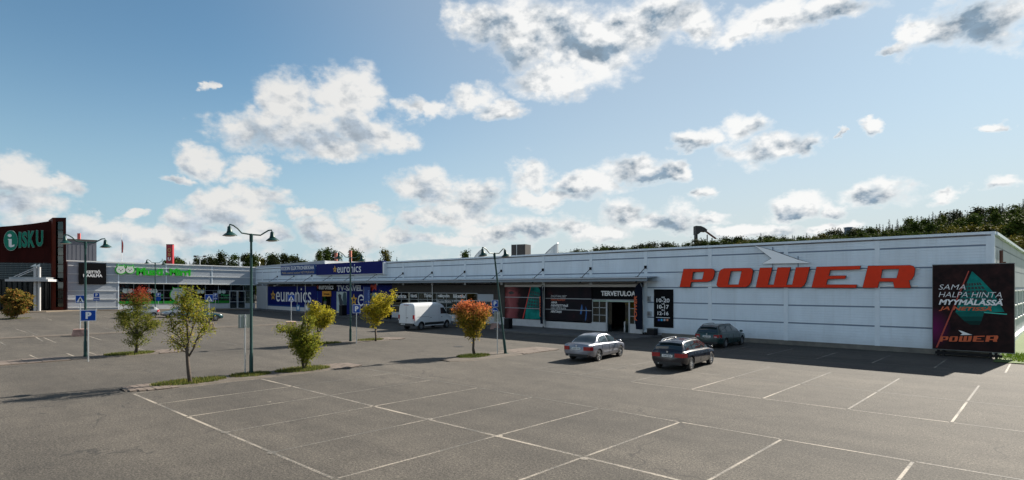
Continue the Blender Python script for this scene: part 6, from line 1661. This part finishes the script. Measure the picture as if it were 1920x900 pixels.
    for s in (-1, 1):
        q = MB(); x1, x0, z0_, z1_ = tl
        def tailp(u, v, s=s):
            x = x0 + (x1 - x0) * u; z = z0_ + (z1_ - z0_) * v
            wloc = x1; yy = S.get('tail_y', .0)
            bend = clamp((x - (x1 - .16)) / .16); return (s * (x + .006 + .01 * bend), yy - .025 + .28 * bend ** 2, z)
        q.grid(tailp, [k / 8 for k in range(9)], [0, .5, 1]); o = q.build('tail_light', M_TAIL, t, smooth='all')
        if S.get('tail_white'): q = MB(); q.grid(lambda u, v: (lambda p: (p[0], p[1] - .006, p[2]))(tailp(.1 + .8 * u, .12 + .22 * v)), [0, .5, 1], [0, 1]); q.build('reverse_lens', M_HEADL, o)
        yF = L
        q = MB(); wf = curve_at(wt_, L - .25)
        q.grid(lambda u, v: (s * (wf * (.50 + .50 * u) + .004), L - .10 - .30 * u ** 2 + .02, S['hl'][0] + (S['hl'][1] - S['hl'][0]) * v), [0, .25, .5, .75, 1], [0, .5, 1]); q.build('headlight', M_HEADL, t, smooth='all')
        ym = S['screen'][0] + (S['screen'][1] - S['screen'][0]) * .62; xm = curve_at(wt_, ym)
        mm = MB().lathe([(.001, -.09), (.06, -.075), (.085, 0), (.06, .075), (.001, .09)], 10, M=Matrix.Translation((s * (xm + .09), ym, curve_at(zs_, ym) + .06)) @ Matrix.Rotation(R(90), 4, 'Y') @ Matrix.Diagonal((.9, 1, 1.15, 1)))
        mm.build('mirror', S.get('mirror', paint), t, smooth='all')
        for yh in S['handles']: MB().box((s * (curve_at(wt_, yh) * .985) - .012, yh - .11, curve_at(zs_, yh) - .17), (s * (curve_at(wt_, yh) * .985) + .018, yh + .11, curve_at(zs_, yh) - .135)).build('door_handle', S.get('handle_m', paint), t)
        for yd in S['doors']:
            x = curve_at(wt_, yd); zb = curve_at(zb_, yd); MB().box((s * x * .997 - .006, yd - .006, zb + .17), (s * x * .997 + .006, yd + .006, curve_at(zs_, yd) - .10)).build('door_gap', M_TRIMB, t)
        if S.get('moulding'): MB().box((s * wmax * .995 - .012, S['ax'][0] + .5, .44), (s * wmax * .995 + .014, S['ax'][1] - .48, .50)).build('side_moulding', S['moulding'], t)
        if S.get('rails'):
            ra, rb = S['rails']; MB().tube([cab(y, .60, .03) [:1] and (s * cab(y, .60)[0], y, cab(y, .60)[2] + (.055 if ra + .1 < y < rb - .1 else .0)) for y in [ra + (rb - ra) * k / 10 for k in range(11)]], .022, 6).build('roof_rail', S['rail_m'], t)
    yp = S.get('plate_y', -.03); MB().box((-.26, yp - .012, S['plate_z']), (.26, yp + .05, S['plate_z'] + .115)).build('number_plate', M_PLATE, t)
    text('plate_lettering', S.get('plate', 'ABC-123'), .07, .40, frame((-.20, yp - .013, S['plate_z'] + .022), (1, 0, 0), (0, 0, 1)), M_BLACK, t, .002, 0, .02)
    zb0 = curve_at(zb_, .1); MB().box((-curve_at(wt_, .2) * .80, -.01, zb0 - .03), (curve_at(wt_, .2) * .80, .4, zb0 + .10)).build('rear_valance', M_TRIMB, t)
    if S.get('spoiler'): a, b = S['spoiler']; MB().grid(lambda u, v: (u * .56, a - .10 * v, b + .012 - .02 * v - .03 * u * u), [-1, -.5, 0, .5, 1], [0, 1]).build('roof_spoiler', paint, t, smooth='all')
    MB().lathe([(.045, 0), (.045, .006), (.001, .008)], 14, M=frame((0, S.get('badge_y', -.02), S['badge_z']), (1, 0, 0), (0, 0, 1))).build('badge', M_RIM, t)
    for s in (-.45,) if not S.get('twin') else (-.45, -.36): MB().tube([(s, -.02, zb0 + .01), (s, .3, zb0 + .01)], .03, 8).build('exhaust', M_RIM, t)
    wheels(t, S['ax'], 2 * (wmax - .125), S['r'], S.get('rim', M_RIM), S.get('spokes', 5))
    return t
def paint(name, c, metal=.6, rough=.28, coat=1.0): return mat(name, c, rough, metal, coat=coat)
SEDAN = dict(L=4.58, w=[(0, .70), (.06, .80), (.35, .865), (1.0, .885), (3.4, .885), (4.15, .84), (4.45, .72), (4.58, .55)], zb=[(0, .36), (.3, .24), (.6, .19), (3.9, .19), (4.58, .26)],
    zs=[(0, .80), (.05, .93), (.55, .955), (1.1, .95), (3.0, .91), (3.4, .885), (4.2, .76), (4.5, .66), (4.58, .52)], crown=.04, ax=(.98, 3.63), r=.315,
    cab=(.62, 3.50), zr=[(.62, .93), (1.30, 1.31), (1.62, 1.395), (2.1, 1.425), (2.5, 1.405), (2.75, 1.34), (3.50, .88)], wr=[(.62, .60), (1.4, .56), (2.4, .56), (3.5, .60)], wbelt=[(.62, .70), (1.2, .80), (3.0, .815), (3.5, .76)],
    side=[(1.12, 1.28), (1.33, 2.08), (2.16, 3.20)], screen=(2.72, 3.46), rear=(.68, 1.36), rear_t=.62, tail=(.86, .42, .63, .83), hl=(.55, .68), handles=(1.62, 2.62), doors=(1.30, 2.12, 3.12), plate_z=.66, badge_z=.86, plate='KKF-174', strip=False, moulding=mat('moulding_grey', (.16, .17, .20), .4))
WAGON = dict(L=4.53, w=[(0, .72), (.06, .82), (.35, .88), (1.0, .905), (3.4, .90), (4.1, .85), (4.4, .74), (4.53, .56)], zb=[(0, .36), (.3, .25), (.6, .20), (3.9, .20), (4.53, .26)],
    zs=[(0, .80), (.04, .93), (.5, .96), (3.0, .91), (3.3, .885), (4.1, .77), (4.45, .66), (4.53, .52)], crown=.03, ax=(.84, 3.60), r=.325,
    cab=(.03, 3.42), zr=[(.03, .94), (.24, 1.18), (.48, 1.36), (.75, 1.405), (1.6, 1.435), (2.3, 1.42), (2.62, 1.36), (3.42, .88)], wr=[(.0, .62), (.5, .59), (2.4, .585), (3.4, .62)], wbelt=[(0, .74), (.4, .80), (3.0, .83), (3.42, .77)],
    side=[(.42, 1.12), (1.20, 1.98), (2.06, 3.12)], screen=(2.62, 3.38), rear=(.06, .44), rear_t=.60, tail=(.885, .36, .66, .85), hl=(.56, .68), handles=(1.52, 2.52), doors=(1.16, 2.02, 3.05), plate_z=.66, badge_z=.90, plate='CHN-814', strip=True, rails=(.55, 2.45), rail_m=mat('rail_silver', (.75, .75, .76), .22, .9), spoiler=(.36, 1.36), spokes=7)
OPEL = dict(WAGON); OPEL.update(L=4.82, ax=(1.0, 3.83), plate='BKU-529', strip=False, rail_m=M_TRIMB, tail=(.885, .46, .72, .90), tail_white=True, spokes=6, rim=mat('alloy_dull', (.30, .31, .33), .4, .7), r=.32,
    w=[(0, .76), (.05, .84), (.35, .89), (1.0, .90), (3.7, .895), (4.4, .85), (4.7, .74), (4.82, .56)], zb=[(0, .38), (.3, .25), (.6, .20), (4.2, .20), (4.82, .26)], zs=[(0, .86), (.04, .98), (.5, 1.0), (3.2, .95), (3.55, .92), (4.4, .80), (4.75, .68), (4.82, .52)],
    cab=(.02, 3.68), zr=[(.02, 1.0), (.16, 1.24), (.34, 1.42), (.6, 1.475), (1.7, 1.505), (2.5, 1.48), (2.85, 1.41), (3.68, .91)], wr=[(0, .64), (.5, .60), (2.6, .60), (3.7, .62)], wbelt=[(0, .78), (.4, .82), (3.3, .835), (3.68, .77)],
    side=[(.40, 1.25), (1.33, 2.15), (2.23, 3.32)], screen=(2.86, 3.64), rear=(.05, .36), rails=(.5, 2.6), handles=(1.62, 2.65), doors=(1.29, 2.19, 3.25), spoiler=(.24, 1.42), plate_z=.72, badge_z=.93)
HATCH = dict(SEDAN); HATCH.update(L=3.84, ax=(.62, 3.06), plate='XGT-346', moulding=None, spokes=6, r=.30,
    w=[(0, .68), (.05, .78), (.3, .83), (.8, .835), (2.8, .83), (3.45, .80), (3.72, .70), (3.84, .52)], zb=[(0, .36), (.3, .24), (3.3, .20), (3.84, .26)], zs=[(0, .74), (.05, .90), (.5, .93), (2.4, .90), (2.8, .87), (3.5, .74), (3.78, .62), (3.84, .5)],
    cab=(.05, 2.95), zr=[(.05, .93), (.35, 1.25), (.6, 1.38), (1.0, 1.435), (1.6, 1.43), (2.0, 1.36), (2.95, .87)], wr=[(.05, .56), (1.0, .54), (2.9, .56)], wbelt=[(.05, .68), (.5, .76), (2.5, .775), (2.95, .70)],
    side=[(.55, 1.18), (1.26, 2.50)], screen=(2.06, 2.92), rear=(.10, .55), tail=(.825, .56, .66, .92), handles=(1.45,), doors=(1.22, 2.42), plate_z=.55, badge_z=.82)
COUPE = dict(SEDAN); COUPE.update(L=4.30, plate='ROK-27', moulding=None, r=.31, ax=(.9, 3.40),
    zr=[(.5, .90), (1.2, 1.22), (1.6, 1.28), (2.1, 1.29), (2.4, 1.25), (3.3, .84)], zs=[(0, .76), (.05, .88), (.5, .90), (3.0, .86), (3.3, .82), (4.0, .70), (4.25, .58), (4.30, .48)], cab=(.5, 3.30), w=[(0, .68), (.06, .78), (.35, .85), (3.3, .86), (3.9, .82), (4.2, .70), (4.30, .50)], zb=[(0, .34), (.3, .22), (3.7, .19), (4.30, .24)],
    side=[(1.2, 1.75), (1.83, 3.02)], screen=(2.46, 3.26), rear=(.56, 1.22), wr=[(.5, .56), (3.3, .56)], wbelt=[(.5, .68), (1.2, .77), (2.8, .79), (3.3, .72)], tail=(.84, .45, .60, .76), hl=(.50, .62), handles=(1.9,), doors=(1.79, 2.92), plate_z=.56, badge_z=.78)
def rear_at(axle_center, rear_ax, rz): return axle_center
# wheels are set where they touch: rear axle middle (x, y), heading rz from +Y
def put(label, ax_xy, rz, spec, pm, group='cars parked on the lot'):
    d = Vector((-math.sin(rz), math.cos(rz), 0)) * spec['ax'][0]
    X, Y = ax_xy[0] - d.x, ax_xy[1] - d.y
    return car(label, (X, Y, g(*ax_xy)), rz, spec, pm, group)
P_SIL = paint('paint_silver', (.17, .18, .22), .6, .32); P_NAVY = paint('paint_navy', (.003, .004, .011), .0, .22, .45); P_TEAL = paint('paint_teal', (.010, .040, .042), .2, .28, .4); P_SIL2 = paint('paint_light_silver', (.26, .27, .285), .6, .3); P_DTEAL = paint('paint_dark_teal', (.008, .045, .055), .2, .25, .5)
put('silver sedan seen from behind in the middle of the lot', (-18.75, 26.15), R(7), SEDAN, P_SIL); put('dark navy estate car with silver roof rails', (-13.55, 26.3), R(5), WAGON, P_NAVY); put('teal estate car parked in the shade against the white wall', (-16.55, 37.55), R(1), OPEL, P_TEAL)
q = gp(287.5, 596); put('small silver hatchback in front of the pet shop, partly behind the red topped tree', (q.x - .7, q.y), R(180), HATCH, P_SIL2)
q = gp(322.5, 595.5); put('silver coupe facing left behind the slender tree', (q.x - .7, q.y + 2.5), R(180), COUPE, P_SIL2); q = gp(404, 602); put('dark teal coupe facing right behind the slender tree', (q.x - .7, q.y - 2.5), R(0), COUPE, P_DTEAL)

# the white van
def van(P, rz):
    t = thing('delivery_van', 'white high roof delivery van with black lower trim', 'van', P, rz); L = 5.55; W_ = .99
    pw = mat('van_white', (.66, .68, .70), .3, coat=.8)
    ztop = [(0, 2.36), (.10, 2.46), (.5, 2.52), (3.3, 2.54), (3.8, 2.46), (4.1, 2.30), (4.75, 1.50), (4.95, 1.30), (5.35, 1.12), (5.55, .85)]; zb = [(0, .50), (.3, .36), (5.2, .34), (5.55, .42)]; wd = [(0, .95), (.08, .99), (4.6, .99), (5.2, .93), (5.45, .80), (5.55, .62)]
    n = 40; st = [0, .04, .10] + [.2 + (L - .2) * k / (n - 2) for k in range(n - 1)]; mb = MB()
    sec_t = [(0, 0), (.88, 0), (.97, .03), (1.0, .08), (1.0, .42), (.985, .62), (.955, .80), (.925, .90), (.87, .955), (.74, .99), (.4, 1.0), (0, 1.0)]
    def vp(y, k): z0 = curve_at(zb, y); z1 = curve_at(ztop, y); w = curve_at(wd, y); x, f = sec_t[k]; return (w * x, y, z0 + (z1 - z0) * f)
    nv = 2 * len(sec_t) - 2
    for y in st: r_ = [vp(y, k) for k in range(len(sec_t))]; mb.v += r_ + [(-a, b, c) for a, b, c in r_[1:-1][::-1]]
    for a in range(len(st) - 1):
        for b in range(nv): i, j = a * nv, (a + 1) * nv; mb.f.append((j + b, j + (b + 1) % nv, i + (b + 1) % nv, i + b)); mb.m.append(0)
    e = (len(st) - 1) * nv; mb.f.append(tuple(range(nv))); mb.m.append(0); mb.f.append(tuple(e + b for b in reversed(range(nv)))); mb.m.append(0)
    body = mb.build('body', [pw, M_UNDER], t); cut = []
    for y in (.98, 4.55):
        for s in (-1, 1):
            c = MB(); c.lathe([(.43, -.32), (.43, .3)], 28); c.f.append(tuple(range(27, -1, -1))); c.m.append(0); c.f.append(tuple(range(28, 56))); c.m.append(0)
            co = c.build('cut', [M_UNDER], t); co.matrix_local = Matrix.Translation((s * W_, y, .38)) @ Matrix.Rotation(R(90) * s, 4, 'Y'); cut.append(co)
    bool_cut(body, cut)
    def side_pt(s, y, z, off=.006):
        z0, z1, w = curve_at(zb, y), curve_at(ztop, y), curve_at(wd, y); f = (z - z0) / (z1 - z0)
        for (xa, fa), (xb, fb) in zip(sec_t[2:], sec_t[3:]):
            if fa <= f <= fb: return (s * (w * (xa + (xb - xa) * (f - fa) / (fb - fa)) + off), y, z)
        return (s * w, y, z)
    def spatch(name, s, ya, yb, za, zb_, m, nu=6, nvv=4, off=.006, skew=None):
        q = MB(); U_ = [k / nu for k in range(nu + 1)]; V2 = [k / nvv for k in range(nvv + 1)]
        def f(u, v): z = za + (zb_ - za) * v; y = ya + (yb - ya) * u; y = y + (skew(u, v) if skew else 0); return side_pt(s, y, z, off)
        q.grid(f, U_, V2 if s > 0 else V2[::-1]); return q.build(name, m, t, smooth='all')
    for s in (-1, 1):
        spatch('cab_window', s, 3.62, 4.62, 1.42, 2.02, M_CARGL, skew=lambda u, v: -.50 * u * v); spatch('side_trim', s, 1.42, 4.10, .42, .68, M_TRIMB, off=.012); spatch('sill', s, 1.42, 4.10, .36, .42, pw, off=.014)
        for (a, b) in ((.62, 1.95), (2.02, 3.30)):
            for z in (1.28, 2.10): spatch('panel_crease', s, a, b, z - .012, z + .012, mat('van_crease', (.55, .56, .57), .4), off=.003)
        for y in (2.0, 3.36, 3.5): spatch('door_gap', s, y - .008, y + .008, .70, 2.25, mat('van_gap', (.25, .25, .26), .5), nu=1, nvv=8, off=.004)
        spatch('slide_rail', s, .45, 2.0, 1.20, 1.235, mat('van_gap', (), .5), off=.008)
        for y in (2.14, 3.66): spatch('door_handle', s, y, y + .18, 1.10, 1.15, M_TRIMB, off=.03)
        MB().box((s * .92 - .08 if s > 0 else -1.0, -.035, .92), (s * .92 + .08 if s > 0 else -.84, .06, 1.42)).build('tail_light', M_TAIL, t); MB().box((s * .92 - .07 if s > 0 else -.99, -.042, .92), (s * .92 + .07 if s > 0 else -.85, -.034, 1.05)).build('reverse_lens', M_HEADL, t)
        MB().box((s * .43 - .36, -.012, .72), (s * .43 + .36, .0, 2.20)).build('rear_door', pw, t); MB().box((s * .43 - .29, -.020, 1.42), (s * .43 + .29, -.013, 2.10)).build('door_panel', mat('van_panel', (.66, .68, .69), .35), t)
        MB().box((s * 1.16 - .10, 4.45, 1.40), (s * 1.16 + .10, 4.58, 1.72)).build('mirror', M_TRIMB, t); MB().tube([(s * .95, 4.5, 1.45), (s * 1.1, 4.52, 1.5)], .03, 6).build('mirror_arm', M_TRIMB, t)
        MB().box((s * .70 - .18, 5.25, .88), (s * .70 + .18, 5.46, 1.10)).build('headlight', M_HEADL, t)
    q = MB(); q.grid(lambda u, v: (u * .84, 4.12 + .60 * v, curve_at(ztop, 4.12 + .60 * v) + .012), [-1, -.5, 0, .5, 1], [0, .25, .5, .75, 1]); q.build('windscreen', M_CARGL, t, smooth='all')
    MB().box((-.96, -.10, .40), (.96, .25, .64)).build('rear_bumper', M_TRIMB, t); MB().box((-.60, -.108, .49), (-.10, -.10, .60)).build('number_plate', M_PLATE, t); text('plate_lettering', 'YLN-683', .07, .40, frame((-.55, -.109, .51), (1, 0, 0), (0, 0, 1)), M_BLACK, t, .002, 0, .02)
    MB().box((-.01, -.016, .72), (.01, -.011, 2.22)).build('door_gap', mat('van_gap', (), .5), t); MB().box((.05, -.04, 1.12), (.22, -.012, 1.18)).build('door_handle', M_TRIMB, t); MB().box((-.30, -.02, 2.30), (.30, .06, 2.36)).build('brake_light', M_TAIL, t)
    MB().box((-.75, 5.40, .40), (.75, 5.60, .62)).build('front_bumper', M_TRIMB, t)
    wheels(t, (.98, 4.55), 1.74, .345, M_RIM, 6, .22)
q = gp(789, 619); van((q.x - .9, q.y - .98, 0), R(8))
